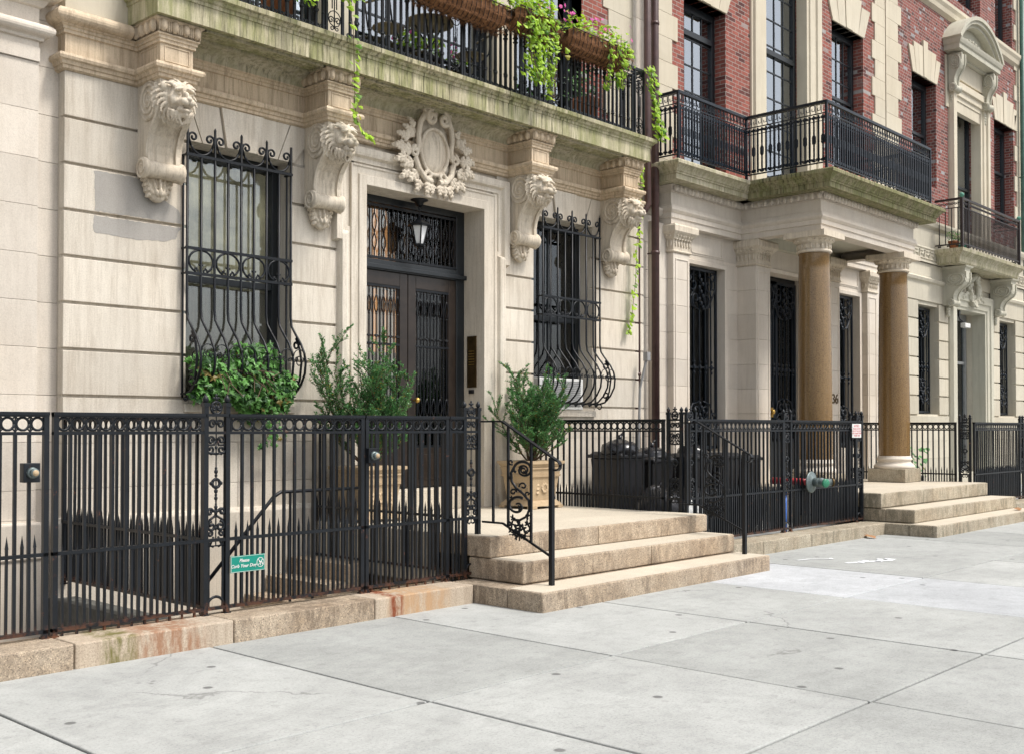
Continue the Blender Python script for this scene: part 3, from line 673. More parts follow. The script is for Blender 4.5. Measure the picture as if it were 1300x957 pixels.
mb=MB();mb.tube([(13.62,.42,.06),(13.62,.42,.74)],.022,10);tag(mb.build('blue_pipe',M['blue'],loc=(13.62,.42,.06)),'thin bright blue pipe standing behind the lower fence rails','pipe')
# ---- chalk marks, leaves
for k,(p,lab) in enumerate(((((12.06,-.62),(12.22,-.66),(12.42,-.86),(12.46,-.83)),'thin white painted line on the pavement nearest the near steps'),(((12.2,-1.18),(12.45,-1.28),(12.76,-1.44),(12.9,-1.42)),'wide white utility paint mark on the pavement right of the near steps'))):
    mb=MB()
    for i,(a,b) in enumerate(zip(p,p[1:])):
        d=(Vector(b)-Vector(a)).normalized();n_=Vector((-d.y,d.x))*.018*(1+k)
        A=Vector(a)-d*.03;B=Vector(b)+d*.03
        mb.add([(A.x-n_.x,A.y-n_.y,.004+.001*i),(B.x-n_.x,B.y-n_.y,.004+.001*i),(B.x+n_.x,B.y+n_.y,.004+.001*i),(A.x+n_.x,A.y+n_.y,.004+.001*i)],[(0,1,2,3)])
    if k:
        for q in range(7):
            x=12.3+.09*q;y=-1.30-.02*q+random.uniform(-.06,.06);mb.box(x,x+.05,y,y+.07,.003,.008+.0006*q)
    tag(mb.build('pavement_paint_mark',M['chalk'],loc=(p[0][0],p[0][1],0)),lab,'paint mark')
for (x,y,lab,r) in ((15.19,-.08,'dry brown leaf on the pavement before the far steps',.9),(19.88,-.62,'small tan leaf lying on the lowest far step at the right',.3)):
    z=.006 if y>-.5 else .18
    mb=MB();mb.add([(-.09,-.02,.0),(-.03,-.055,.02),(.05,-.04,.012),(.10,0,.03),(.04,.045,.015),(-.04,.05,.022)],[(0,1,2,3,4,5)])
    mb.add([(-.11,-.03,0),(-.1,-.03,0.004),(-.08,-.01,.006)],[(0,1,2)])
    o=mb.mesh('fallen_leaf',[M['deadleaf']]);q=bpy.data.objects.new('fallen_leaf',o);COL.objects.link(q);q.location=(x,y,z);q.rotation_euler=(0,0,r);q.scale=(1.3,1.3,1.3);tag(q,lab,'leaf')
# ================================================================ HOUSE 1 (limestone base, lion corbels)
W=2.88;CX=9.14
def mx(x):return 2*CX-x
ZC=[1.90,2.335,2.77,3.205,3.64,4.075,4.51,4.95]
def courses(mb,x0,x1,zl,y,dep=.10,g=.014,vj=None):
    mb.cut()
    for a,b in zip(zl,zl[1:]):
        xs=[x0]+(vj or [])+[x1]
        for p,q in zip(xs,xs[1:]): mb.box(p,q,y,y+dep,a+g,b-g)
H1=thing('limestone_townhouse','limestone town house with lion head corbels, green stained balcony slab and bulging window grilles','town house',(CX,W,0))
# body behind the rusticated blocks
def building_body(name,mat,t,x0,x1,y0,y1,z0,z1,holes=()):
    mb=MB();mb.panel(x0,x1,z0,z1,y0,y1,holes);return mb.build(name,mat,t)
w1=(5.84,7.13,1.84,4.53);w2=(mx(7.13),mx(5.84),1.84,4.53);dr=(8.15,10.13,.578,4.45)
body=MB();body.panel(4.58,mx(4.58)-.02,-1,5.5,W+.040,W+.55,[(a-.004,b+.004,c-.0,d+.004) for a,b,c,d in (w1,w2,dr)]);body.box(4.6,mx(4.6),W+.9,W+6,-1,5.5)
body.build('wall',M['lime'],H1)
mb=MB()
for (a,b) in ((4.57,5.84),(7.13,7.78),(mx(7.78),mx(7.13)),(mx(5.84),mx(4.57))):
    courses(mb,a,b,ZC[:-1],W)
# top course with flat arches
for sgn in (1,-1):
    mb.cut();f=(lambda x:x) if sgn>0 else mx
    for a,b in ((4.57,5.50),(7.47,7.86)):
        mb.cut();A,B=sorted((f(a),f(b)));mb.box(A,B,W,W+.1,4.522,4.938)
    top=[5.50,5.86,6.22,6.75,7.11,7.47];bot=[5.80,6.02,6.29,6.68,6.95,7.17]
    for k in range(5):
        mb.cut();gp=.007;pr=.0 if k!=2 else .03
        poly=[(bot[k]+gp,4.53),(bot[k+1]-gp,4.53),(top[k+1]-gp,4.938),(top[k]+gp,4.938)]
        mb.prism([(f(x),z) for x,z in poly],W-pr,W+.28,'y')
mb.build('channelled_stone_courses',M['lime'],H1,bevel=.006)
# bottom courses (plain, thin joints) and plinth
mb=MB()
for (a,b) in ((4.57,8.0),(mx(8.0),mx(4.57))):
    mb.cut()
    for z0,z1 in ((-1,.60),(.60,1.03),(1.03,1.455),(1.455,1.888)):
        sp=[a,a+(b-a)*.38,a+(b-a)*.73,b] if round(z0*10)%2 else [a,a+(b-a)*.55,b]
        for p,q in zip(sp,sp[1:]):
            mb.box(p+.002,q-.002,W-.004,W+.1,z0+.002,z1-.002)
mb.build('base_course',M['lime'],H1,bevel=.003)
mb=MB()
for (a,b) in ((4.57,7.9),(mx(7.9),mx(4.57))): mb.cut().sweep([(0,-1),(.06,-1),(.06,.72),(.035,.755),(0,.77)],[(a,W+.1),(a,W),(b,W),(b,W+.1)])
mb.build('plinth',M['lime'],H1,bevel=.004)
# repair patch left of window
rp_=random.Random(6)
def ragged(pts):
    out=[];P=pts+pts[:1]
    for p,q in zip(P,P[1:]):
        n=max(1,int(((q[0]-p[0])**2+(q[1]-p[1])**2)**.5/.03))
        for k in range(n): out.append((p[0]+(q[0]-p[0])*k/n+rp_.uniform(-.007,.007),W-.002,p[1]+(q[1]-p[1])*k/n+rp_.uniform(-.007,.007)))
    return out
mb=MB()
for P in ([(4.86,3.455),(5.3,3.44),(5.58,3.46),(5.72,3.50),(5.76,3.60),(5.78,3.618),(4.86,3.618)],[(4.87,3.663),(5.78,3.663),(5.75,3.80),(5.62,3.86),(5.58,4.02),(5.2,4.048),(4.86,4.045)]):
    vs=ragged(P);mb.add(vs,[tuple(range(len(vs)))])
mb.build('cement_patch',M['patch'],H1)
# ---- door surround
mb=MB()
mb.xzsweep([(-.006,W+.32),(-.006,W-.055),(.105,W-.055),(.11,W-.035),(.19,W-.035),(.20,W-.05),(.22,W-.05),(.22,W+.05)],[(8.15,.578),(8.15,4.45),(10.13,4.45),(10.13,.578)])
mb.xzsweep([(-.005,W+.05),(-.005,W-.03),(.05,W-.03),(.07,W-.075),(.10,W-.085),(.165,W-.085),(.18,W-.03),(.19,W+.02)],[(7.94,.578),(7.94,3.92),(7.86,3.92),(7.86,4.70),(10.42,4.70),(10.42,3.92),(10.34,3.92),(10.34,.578)])
mb.box(7.86,8.0,W-.012,W+.05,3.9,4.72);mb.box(mx(8.0),mx(7.86),W-.012,W+.05,3.9,4.72);mb.box(7.95,mx(7.95),W-.012,W+.05,4.66,4.72)
mb.build('door_surround',M['lime'],H1,bevel=.004)
mb=MB();mb.box(8.16,10.12,2.93,3.3,.578,.84);mb.build('door_step',M['gtop'],H1,bevel=.01)
# ---- entablature
blk=[(5.30,5.65),(7.30,7.65),(mx(7.65),mx(7.30)),(mx(5.65),mx(5.30))];YB=2.45
path=[(4.57,3.1),(4.57,W)]
for a,b in blk: path+=[(a,W),(a,YB),(b,YB),(b,W)]
path+=[(mx(4.57),W),(mx(4.57),3.1)]
mb=MB();mb.sweep([(0,4.94),(.03,4.955),(.03,4.985),(.045,4.99),(.055,5.02),(.08,5.03),(.088,5.055),(.08,5.08),(.055,5.09),(0,5.095)],path)
mb.build('lower_cornice',M['limew'],H1)
mb=MB();mb.sweep([(0,5.285),(.02,5.29),(.02,5.32),(.032,5.325),(.032,5.35),(.05,5.36),(.05,5.372),(0,5.375)],path);mb.build('upper_moulding',M['limew'],H1)
mb=MB();mb.box(4.57,mx(4.57),W,W+.2,4.94,5.52);mb.build('frieze',M['limew'],H1)
# torus on the left beyond the balcony
mb=MB();pr=[(0,5.36)]+[(.02+.10*math.sin(PI*k/10),5.44-.075*math.cos(PI*k/10)) for k in range(11)]+[(0,5.52)]
mb.sweep(pr,[(4.57,3.1),(4.57,W),(5.2,W)]);mb.build('torus_moulding',M['limew'],H1)
mb=MB();pr=[(0,5.372),(.05,5.372)]+[(.05+.14*(1-math.cos(PI/2*k/6)),5.385+.10*math.sin(PI/2*k/6)) for k in range(7)]+[(.21,5.49),(.21,5.515),(0,5.515)]
for a,b in ((5.65,7.30),(7.65,mx(7.65)),(mx(7.30),mx(5.65))): mb.cut().sweep(pr,[(a,W),(b,W)])
mb.build('cove_moulding',M['moss3'],H1)
# balcony slab
mb=MB();bp=[(5.19,W+.1),(5.19,2.305),(13.09,2.305),(13.09,W+.1)]
mb.sweep([(-.04,5.512),(0,5.512),(0,5.70),(.012,5.705),(.012,5.735),(.03,5.745),(.045,5.77),(.075,5.785),(.08,5.83),(.06,5.842),(-.3,5.848)],bp)
mb.box(5.2,13.08,2.32,W+.2,5.515,5.835)
bs=mb.build('balcony_slab',M['mossy'],H1)
mb=MB()
for a,b in ((5.75,7.2),(7.75,mx(7.75)),(mx(7.2),mx(5.75))):
    mb.cut();c=[(a,2.40),(b,2.40),(b,2.66),(a,2.66)]
    for p,q in zip(c,c[1:]+c[:1]):
        mb.box(min(p[0],q[0])-.012,max(p[0],q[0])+.012,min(p[1],q[1])-.012,max(p[1],q[1])+.012,5.495,5.513)
mb.build('soffit_panel_moulding',M['moss3'],H1)
# ---- corbels
def console_mesh(wd,proj,ztop,zbot,mat,cz=None,sc_=1.0,leafy=True):
    # local: x 0..wd, y=0 at wall, outward is -y, z absolute offset from ztop (negative)
    h=ztop-zbot
    prof=[(0,0),(proj,0),(proj*1.0,-.16*h),(proj*.97,-.24*h),(proj*.86,-.32*h),(proj*.70,-.38*h),(proj*.57,-.45*h),(proj*.50,-.53*h),(proj*.47,-.60*h),(proj*.48,-.66*h),(proj*.45,-.80*h),(0,-.80*h)]
    mb=MB()
    rec=[(max(0,d-.03) if d>0 else 0,z) for d,z in prof]
    mb.prism([(-d,z) for d,z in rec],.045,wd-.045,'x')
    for a,b in ((0,.05),(wd-.05,wd)): mb.prism([(-d,z) for d,z in prof],a,b,'x')
    # spiral relief on both cheeks
    ry=.175*h;ryy=proj*.42;cy=-proj*.52;cz_=-.165*h
    for sx,xx in ((-1,0),(1,wd)):
        i0=len(mb.v)
        mb.lathe([(1,0),(1,.012),(.93,.018),(.9,.010),(.2,.012),(.1,.02)],0,0,0,24)
        mb.v[i0:]=[(xx+sx*v[2],cy+v[0]*ryy,cz_+v[1]*ry) for v in mb.v[i0:]]
        pts=[]
        for k in range(46):
            t=k/45;a=math.radians(-90+t*900);r=1-.82*t
            pts.append((xx+sx*.014,cy-math.cos(a)*ryy*r*.92,cz_+math.sin(a)*ry*r*.92))
        mb.tube(pts,lambda t:.019-.008*t,6)
        mb.ball((xx+sx*.015,cy,cz_),(.02,.025,.025),8,6)
        # rim line following the S edge
        mb.tube([(xx+sx*.004,-(d-.018),z) for d,z in prof[2:10]],.015,6)
        # bottom roll spiral
        pts=[(xx+sx*.042,-proj*.36+math.cos(math.radians(a))*r*.07*h/.9,-.735*h+math.sin(math.radians(a))*r*.085*h) for a,r in [(-90+k*18,1-.78*k/34) for k in range(35)]]
        mb.tube(pts,lambda t:.013-.005*t,6)
    # roll
    i0=len(mb.v);R=.088*h
    mb.lathe([(.2*R,-.04),(R,-.04),(R*1.05,-.02),(R,0),(R*.86,.02),(R*.80,wd/2),(R*.86,wd-.02),(R,wd),(R*1.05,wd+.02),(R,wd+.04),(.2*R,wd+.04)],0,0,0,18)
    mb.v[i0:]=[(v[2],-proj*.36+v[0],-.735*h+v[1]) for v in mb.v[i0:]]
    return mb
def leaf_pendant(wd,proj,h):
    mb=MB();z0=-.80*h
    rnd=random.Random(3)
    mb.ball((wd/2,-.04,z0-.06*h),(wd*.40,.075,.13*h),12,8);mb.ball((wd/2,-.06,z0-.15*h),(wd*.24,.055,.055*h),10,6)
    for k in range(-2,3):
        for j in range(3):
            x=wd/2+k*wd*.17*(1-.2*j);z=z0-.01*h-j*.055*h
            mb.ball((x,-.115+abs(k)*.024-.012*j,z),(wd*.055,.030,.040*h),7,6,Matrix.Rotation(.35*k,3,'Y'));mb.ball((x+.012,-.10+abs(k)*.024,z-.03*h),(wd*.03,.03,.02*h),6,5)
    for s in(-1,1):
        for j in range(4): mb.ball((wd/2+s*wd*(.40-.05*j),-.06,z0-.01*h-j*.045*h),(wd*.12,.045,.020*h),7,6,Matrix.Rotation(s*.75,3,'Y'))
    return mb
def lion_mesh():
    mb=MB()  # local: faces -y
    b=mb.ball;R=Matrix.Rotation
    b((0,.03,.0),(.15,.15,.165),16,12)
    b((0,-.065,.075),(.095,.07,.075),14,10)        # forehead
    b((0,-.125,-.055),(.072,.085,.050),14,10)     # muzzle
    for s in(-1,1):
        b((s*.034,-.185,-.062),(.043,.036,.036),12,8)
        b((s*.062,-.130,.066),(.050,.036,.018),10,7,R(s*.35,3,'Y'))  # brow
        b((s*.088,-.065,-.030),(.045,.055,.055),10,8)
        b((s*.050,-.112,.024),(.018,.016,.010),8,6)                  # eye
        b((s*.138,.0,.105),(.045,.028,.050),10,8)                    # ear
        b((s*.040,-.115,-.125),(.030,.050,.03),8,6)
    b((0,-.150,.0),(.027,.055,.045),10,8,R(.5,3,'X'))      # nose bridge
    b((0,-.214,-.034),(.032,.018,.020),10,7)               # nose
    b((0,-.130,-.140),(.050,.060,.026),12,8)               # jaw
    b((0,-.125,-.170),(.030,.045,.035),10,8)
    rnd=random.Random(8)
    def lock(x,y,z,ang,L,w):
        # a wavy tapering lock in the plane of the face, drooping outwards
        n=6;px,pz=x,z;a=ang
        for k in range(n):
            t=k/(n-1);r=w*(1-.55*t)
            b((px,y+.03*t+.008*math.sin(3*t),pz),(r,r*.8,r),7,5)
            px+=math.cos(a)*L/n;pz+=math.sin(a)*L/n;a+=(-.28 if math.cos(ang)>0 else .28)
    for k in range(22):
        a=2*PI*k/22+.14
        if abs(math.sin(a)+1)<.10: continue
        lock(math.cos(a)*.125,-.015+.01*(k%2),math.sin(a)*.135,a,.13,.027)
    for k in range(26):
        a=2*PI*k/26;lock(math.cos(a)*.165,.05,math.sin(a)*.175,a,.10,.031)
    for s in(-1,1):
        for k in range(4): lock(s*(.115-.03*k),-.05-.02*k,-.13-.012*k,-PI/2+s*.25,.12,.024)
        for k in range(3): lock(s*(.02+.035*k),-.085,.125-.01*k,PI/2-s*(.3+.25*k),.09,.022)
    return mb
tmp=lion_mesh().build('lion_head',M['carve'],loc=(0,0,0),remesh=.0058)
LION=tmp.data;bpy.data.objects.remove(tmp);LION.materials.clear();LION.materials.append(M['carve'])
tmp=leaf_pendant(.35,.43,1.12).build('acanthus_leaf',M['carve'],loc=(0,0,0),remesh=.0065)
ACAN=tmp.data;bpy.data.objects.remove(tmp);ACAN.materials.clear();ACAN.materials.append(M['carve'])
CONS=console_mesh(.35,.43,4.94,3.82,None).mesh('corbel',[M['carve']])
def eggs(mb,p,q,z,r,pitch,nrm):
    p=Vector(p);q=Vector(q);L=(q-p).length;n=max(1,round(L/pitch));d=(q-p)/n
    for k in range(n):
        c=p+d*(k+.5);mb.ball((c.x,c.y,z),(r*.62 if abs(d.x)>abs(d.y) else r*.55,r*.62,r),8,6)
        e=p+d*k
        if k: mb.ball((e.x,e.y,z-.1*r),(r*.16,r*.16,r*.9),5,4)
        for s in (-1,1):
            u=c+d*(.34*s);mb.ball((u.x,u.y,z+.05*r),(r*.17,r*.17,r*1.02),5,4)
for a,b in blk:
    mb=MB();mb.box(a,b,YB,W+.02,5.05,5.34)
    for (x0,x1,z0,z1) in ((a+.04,b-.04,5.115,5.27),):
        fr=.012
        for q in ((x0,x1,z0,z0+fr),(x0,x1,z1-fr,z1),(x0,x0+fr,z0+fr,z1-fr),(x1-fr,x1,z0+fr,z1-fr)): mb.box(q[0],q[1],YB-.008,YB,q[2],q[3])
        for xx,s in ((a,-1),(b,1)):
            for q in ((YB+.04,W-.06,z0,z0+fr),(YB+.04,W-.06,z1-fr,z1),(YB+.04,YB+.04+fr,z0+fr,z1-fr),(W-.06-fr,W-.06,z0+fr,z1-fr)):
                mb.box(xx,xx+s*.008,q[0],q[1],q[2],q[3])
    mb.build('corbel_block',M['limew'],H1,bevel=.003)
    mb=MB();mb.sweep([(0,5.37),(.012,5.375),(.025,5.40),(.04,5.44),(.06,5.48),(.082,5.495),(.082,5.51),(0,5.511)],[(a,W),(a,YB),(b,YB),(b,W)])
    eggs(mb,(a-.06,YB-.062),(b+.06,YB-.062),5.44,.064,.105,0);eggs(mb,(a-.062,W-.02),(a-.062,YB-.03),5.44,.064,.108,0);eggs(mb,(b+.062,YB-.03),(b+.062,W-.02),5.44,.064,.108,0)
    mb.build('egg_and_dart_capital',M['limew'],H1)
    c=meshobj('corbel',CONS,(a,W,4.945),H1)
    meshobj('lion_head',LION,(a+.175,YB-.02,4.765),c);meshobj('acanthus_leaf',ACAN,(a,W,4.945),c)
# ---- cartouche
mb=MB();cx,cz=9.17,5.0;yy=W-.09
mb.ball((cx,yy,cz),(.205,.07,.265),20,12)
mb.tube([(cx+.225*math.cos(a),yy-.035,cz+.285*math.sin(a)) for a in [2*PI*k/32 for k in range(33)]],.024,8)
mb.ball((cx,yy+.03,cz+.06),(.31,.05,.44),16,10)
for s in(-1,1):
    T=lambda pts,r:mb.tube([(cx+s*p[0],yy-.05+p[1],cz+p[2]) for p in pts],r,8)
    T([(.10,-.03,.50),(.19,-.02,.44),(.26,-.01,.32),(.285,0,.18),(.27,.01,.05),(.30,.02,-.06)],.038)
    T([(.10,-.02,.50),(.16,-.02,.52),(.22,-.01,.46)],.05)
    T([(p[0],-.05,p[2]) for p in spiral(.105,.405,.095,.012,95,-420,30)],.030)
    T([(p[0],-.06,p[2]) for p in spiral(.055,.545,.06,.01,-60,330,20)],.026)
    T(spiral(.33,-.05,.07,.012,90,-360,20),.024)
    T([(.32,.02,-.12),(.27,.0,-.26),(.17,0,-.36),(.06,0,-.38)],.04)
    T(spiral(.115,-.31,.075,.012,-90,330,20),.026)
    rnd=random.Random(4)
    for (a,z,ang,ln) in ((.40,.16,.6,.17),(.50,.10,.2,.16),(.56,-.02,-.1,.16),(.46,-.05,0,.18),(.54,-.16,-.35,.17),(.42,-.20,-.4,.17),(.44,-.31,-.7,.17),(.32,-.32,-.8,.17),(.26,-.43,-1.2,.15),(.14,-.45,-1.35,.14),(.38,.28,.9,.12),(.06,-.46,-1.5,.12)):
        c=Vector((cx+s*(a-.05*math.cos(ang)),yy-.04+rnd.uniform(-.02,.03),cz+z-.05*math.sin(ang)));L=ln*1.5
        def al(a_): return Matrix.Rotation(-a_ if s>0 else a_,3,'Y')
        D=lambda a_:Vector((s*math.cos(a_),0,math.sin(a_)))
        mb.ball(c+D(ang)*L*.30,(L*.40,.024,L*.13),8,6,al(ang));mb.ball(c+D(ang)*L*.32+Vector((0,-.022,0)),(L*.40,.016,.014),8,5,al(ang))
        for k in range(3):
            for q in (-1,1):
                a2=ang+q*(.95-.15*k);p=c+D(ang)*L*(.06+.22*k);w2_=L*(.24-.045*k)
                mb.ball(p+D(a2)*w2_*.75+Vector((0,-.014,0)),(w2_*.8,.022,w2_*.48),8,6,al(a2))
        mb.ball(c+D(ang)*L*.66+Vector((0,.006,0)),(L*.16,.022,L*.12),8,6,al(ang))
    mb.ball((cx+s*.48,yy-.07,cz-.06),.022,6,5);mb.ball((cx+s*.53,yy-.06,cz-.10),.022,6,5);mb.ball((cx+s*.47,yy-.06,cz-.12),.022,6,5)
mb.ball((cx,yy-.02,cz+.50),(.06,.06,.09),10,8)
mb.build('cartouche',M['carve'],H1,remesh=.0066)
# ---- windows with curtains
def simple_window(t,x0,x1,z0,z1,y,fmat,gl,cols=1,rows=1,meet=None,fw=.07,curt=None,sashname='window',transom=None,depth=.35,roomm=None):
    mb=MB()
    for q in ((x0,x0+fw,z0,z1),(x1-fw,x1,z0,z1),(x0+fw,x1-fw,z0,z0+fw),(x0+fw,x1-fw,z1-fw*1.3,z1)): mb.box(q[0],q[1],y,y+.10,q[2],q[3])
    if meet: mb.box(x0+fw,x1-fw,y+.01,y+.08,meet-.035,meet+.035)
    if transom: mb.box(x0+fw,x1-fw,y-.01,y+.08,transom-.05,transom+.05)
    w=mb.build(sashname,fmat,t,bevel=.004)
    a,b,c,d=x0+fw,x1-fw,z0+fw,z1-fw*1.3
    mb=MB();mb.box(a,b,y+.045,y+.050,c,d);mb.build('pane',gl,w)
    if cols>1 or rows>1:
        mb=MB()
        for k in range(1,cols):
            x=a+(b-a)*k/cols;mb.box(x-.012,x+.012,y+.03,y+.062,c,d)
        for k in range(1,rows):
            z=c+(d-c)*k/rows;mb.box(a,b,y+.033,y+.059,z-.012,z+.012)
        mb.build('glazing_bars',fmat,w)
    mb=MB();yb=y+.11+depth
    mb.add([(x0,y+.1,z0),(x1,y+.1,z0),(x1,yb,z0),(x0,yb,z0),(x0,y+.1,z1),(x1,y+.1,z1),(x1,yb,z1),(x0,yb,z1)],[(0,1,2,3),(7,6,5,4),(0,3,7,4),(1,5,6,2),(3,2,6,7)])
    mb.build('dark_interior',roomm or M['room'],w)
    if curt:
        for (ca,cb,cc,cd,mat) in curt:
            mb=MB();n=max(6,int((cb-ca)/.03));pts=[(ca+(cb-ca)*k/n,y+.09+.018*math.sin(k*1.3)+.007*math.sin(k*2.9)) for k in range(n+1)]
            mb.add([(p[0],p[1],cc) for p in pts]+[(p[0],p[1],cd) for p in pts],[(k,k+1,n+2+k,n+1+k) for k in range(n)],True)
            mb.build('curtain',mat,w)
    return w
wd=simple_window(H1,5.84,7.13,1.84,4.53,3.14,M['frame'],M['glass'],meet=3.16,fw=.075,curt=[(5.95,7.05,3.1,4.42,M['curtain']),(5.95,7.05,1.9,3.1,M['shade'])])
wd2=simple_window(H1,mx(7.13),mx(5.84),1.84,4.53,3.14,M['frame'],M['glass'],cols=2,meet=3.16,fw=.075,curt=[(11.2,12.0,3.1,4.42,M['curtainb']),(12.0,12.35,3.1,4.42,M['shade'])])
for x0,x1 in ((5.84,7.13),(mx(7.13),mx(5.84))):
    # stone reveal blocks + lintel soffit already in the body; sill
    mb=MB();mb.box(x0-.03,x1+.03,W-.045,3.2,1.76,1.845);mb.build('window_sill',M['lime'],H1,bevel=.008)
# ---- wrought iron bulging guards
def guard(x0,label=None):
    X=[x0+.1575*k for k in range(9)];yv=W-.10
    base=MB()
    def hb(z,y,r=.014,a=None,b=None): base.bar((X[0]-.015 if a is None else a,y,z),(X[-1]+.015 if b is None else b,y,z),r*2)
    hb(4.36,yv);hb(3.415,yv);hb(3.16,yv);hb(1.945,W-.09,.013)
    for z in (4.36,3.415,3.16,1.945):
        for x in (X[0],X[-1]): base.bar((x,yv,z),(x,W+.02,z),.018)
    bul=[(yv,4.36),(yv,2.80),(yv-.02,2.70),(yv-.10,2.60),(yv-.19,2.50),(yv-.25,2.40),(yv-.275,2.30),(yv-.26,2.18),(yv-.19,2.06),(yv-.09,1.97),(W-.09,1.945)]
    for x in (X[0],X[-1]): base.tube([(x,yv,4.66)]+[(x,y,z) for y,z in bul[1:]],.0135,6)
    g=base.build('window_guard',M['iron2'],H1)
    for k,x in enumerate(X):
        if k in (0,8): continue
        mb=MB();pts=[(x,y,z) for y,z in bul]
        if k%2==0: pts[0]=(x,yv,4.66);mb.ball((x,yv,4.66),(.010,.010,.02),6,4)
        mb.tube(pts,.0135,6)
        if k%2:
            for q in range(40): 
                z=3.46+q*.021;mb.ball((x,yv,z),(.0135,.0135,.008),5,3)
        mb.build('bar',M['iron2'],g)
    mb=MB()
    for k in range(0,8,2):
        mb.cut();c=X[k+1]
        # lyre scrolls on top
        mb.tube(arc(c,4.50,.125,200,340,12,yv),.012,6)
        for s in(-1,1):
            mb.tube([(c+s*.122,yv,4.455),(c+s*.145,yv,4.53)]+spiral(c+s*.095,4.545,.050,.012,0 if s>0 else 180,(0 if s>0 else 180)+s*400,18,yv),.012,6)
            # ring row
        mb.tube(arc(c,3.285,.138,-62,242,20,yv,.118),.012,6)
        for s in(-1,1): mb.tube(spiral(c+s*.045,3.19,.030,.008,90,90-s*400,14,yv),.010,6)
        mb.tube([(c,yv,3.16),(c,yv,3.27)],.009,6);mb.ball((c,yv,3.285),(.016,.01,.022),6,5)
        for s in(-1,1): mb.ball((c+s*.018,yv,3.25),(.016,.008,.010),6,4,Matrix.Rotation(-s*.7,3,'Y'))
    for k in range(8):
        mb.cut();c=(X[k]+X[k+1])/2;yb=yv-.27
        mb.tube(arc(c,2.36,.072,0,180,8,yb),.006,5)
        for s in(-1,1): mb.tube(spiral(c+s*.03,2.325,.028,.007,60,60-s*400,12,yb),.006,5)
        mb.tube(spiral(c,1.925,.032,.008,0,400,12,W-.10),.010,5)
    mb.build('scroll',M['iron2'],g)
    mb=MB()
    for x in (X[0],X[-1]):
        mb.cut()
        # side frames: vertical bar to the wall line and two big S scrolls in the YZ plane
        mb.bar((x,W-.02,4.36),(x,W-.02,1.90),.016)
        for (cy,cz,r0,a0,a1) in ((W-.20,2.50,.065,90,520),(W-.20,2.06,.07,-90,-520)):
            mb.tube([(x,cy+math.cos(math.radians(a))*r,cz+math.sin(math.radians(a))*r) for a,r in [(a0+(a1-a0)*k/20,r0*(1-.8*k/20)) for k in range(21)]],.012,6)
        mb.tube([(x,W-.20,2.565),(x,W-.27,2.44),(x,W-.30,2.30),(x,W-.27,2.12),(x,W-.20,1.99)],.013,6)
        mb.tube([(x,W-.26+.05*math.cos(a),2.32+.05*math.sin(a)) for a in [2*PI*k/10 for k in range(11)]],.007,5)
        mb.tube(spiral(0,0,.035,.008,90,-330,12),.001,3)
        mb.tube([(x,W-.09-.04*math.sin(a),1.91+.035*math.cos(a)) for a in [PI*k/8 for k in range(12)]],.010,6)
    mb.build('side_scroll',M['iron2'],g)
    return g
guard(5.79);guard(mx(5.79)-1.26)
# ---- entrance doors
mb=MB();y=3.20
mb.box(8.15,8.30,y,y+.12,.84,4.45);mb.box(9.98,10.13,y,y+.12,.84,4.45);mb.box(8.30,9.98,y,y+.12,4.36,4.45);mb.box(8.30,9.98,y-.03,y+.12,3.53,3.66);mb.box(8.15,10.13,y-.05,y+.0,3.545,3.60)
fr=mb.build('door_frame',M['frame'],H1,bevel=.006)
mb=MB();mb.box(8.30,9.98,y+.02,y+.07,3.66,4.36);ho=MB()
def grille(mb,x0,x1,z0,z1,y,rings,n):
    mb.box(x0,x1,y-.01,y+.01,z1-.03,z1);mb.box(x0,x1,y-.01,y+.01,z0,z0+.03)
    for k in range(n):
        x=x0+(x1-x0)*(k+.5)/n
        if k%2==0:
            mb.bar((x,y,z0),(x,y,z1),.014)
            for z in (z0+.06,(z0+z1)/2,z1-.06): mb.ball((x,y,z),(.014,.014,.018),6,4)
        else:
            zs=rings;last=z0
            for (a,b) in zs:
                mb.bar((x,y,last),(x,y,a),.012)
                for s in(-1,1): mb.tube([(x,y,a),(x+s*.026,y,a+(b-a)*.25),(x+s*.034,y,a+(b-a)*.55),(x+s*.012,y,a+(b-a)*.85),(x,y,b)],.008,5)
                mb.ball((x,y,a),(.018,.014,.014),6,4);last=b
            mb.bar((x,y,last),(x,y,z1),.012)
tr=MB();grille(tr,8.32,9.96,3.67,4.34,y+.0,[(3.78,3.98),(4.0,4.24)],22)
trs=tr.build('transom_grille',M['iron2'],fr)
mb=MB();mb.box(8.30,9.98,y+.06,y+.065,3.66,4.36);mb.build('pane',M['glassd'],fr)
for (a,b) in ((8.30,9.135),(9.145,9.98)):
    mb=MB();s=.13
    for q in ((a,a+s,.86,3.53),(b-s,b,.86,3.53),(a+s,b-s,.86,1.35),(a+s,b-s,3.36,3.53)): mb.box(q[0],q[1],y+.01,y+.075,q[2],q[3])
    mb.box(a+s+.05,b-s-.05,y+.0,y+.02,.95,1.27)
    dd=mb.build('door',M['doorw'],H1,bevel=.006)
    mb=MB();grille(mb,a+s,b-s,1.35,3.36,y+.02,[(1.55,1.75),(1.75,1.98),(2.72,2.74),(3.0,3.24)],10);mb.box(a+s,b-s,y+.012,y+.028,2.62,2.645)
    mb.build('door_grille',M['iron2'],dd)
    mb=MB();mb.box(a+s,b-s,y+.05,y+.055,1.35,3.36);mb.build('pane',M['glassd'],dd)
mb=MB();mb.ball((9.24,y-.06,1.95),(.035,.035,.035),12,8);mb.bar((9.24,y-.06,1.95),(9.24,y+.02,1.95),.02);mb.build('door_knob',M['brass'],dd)
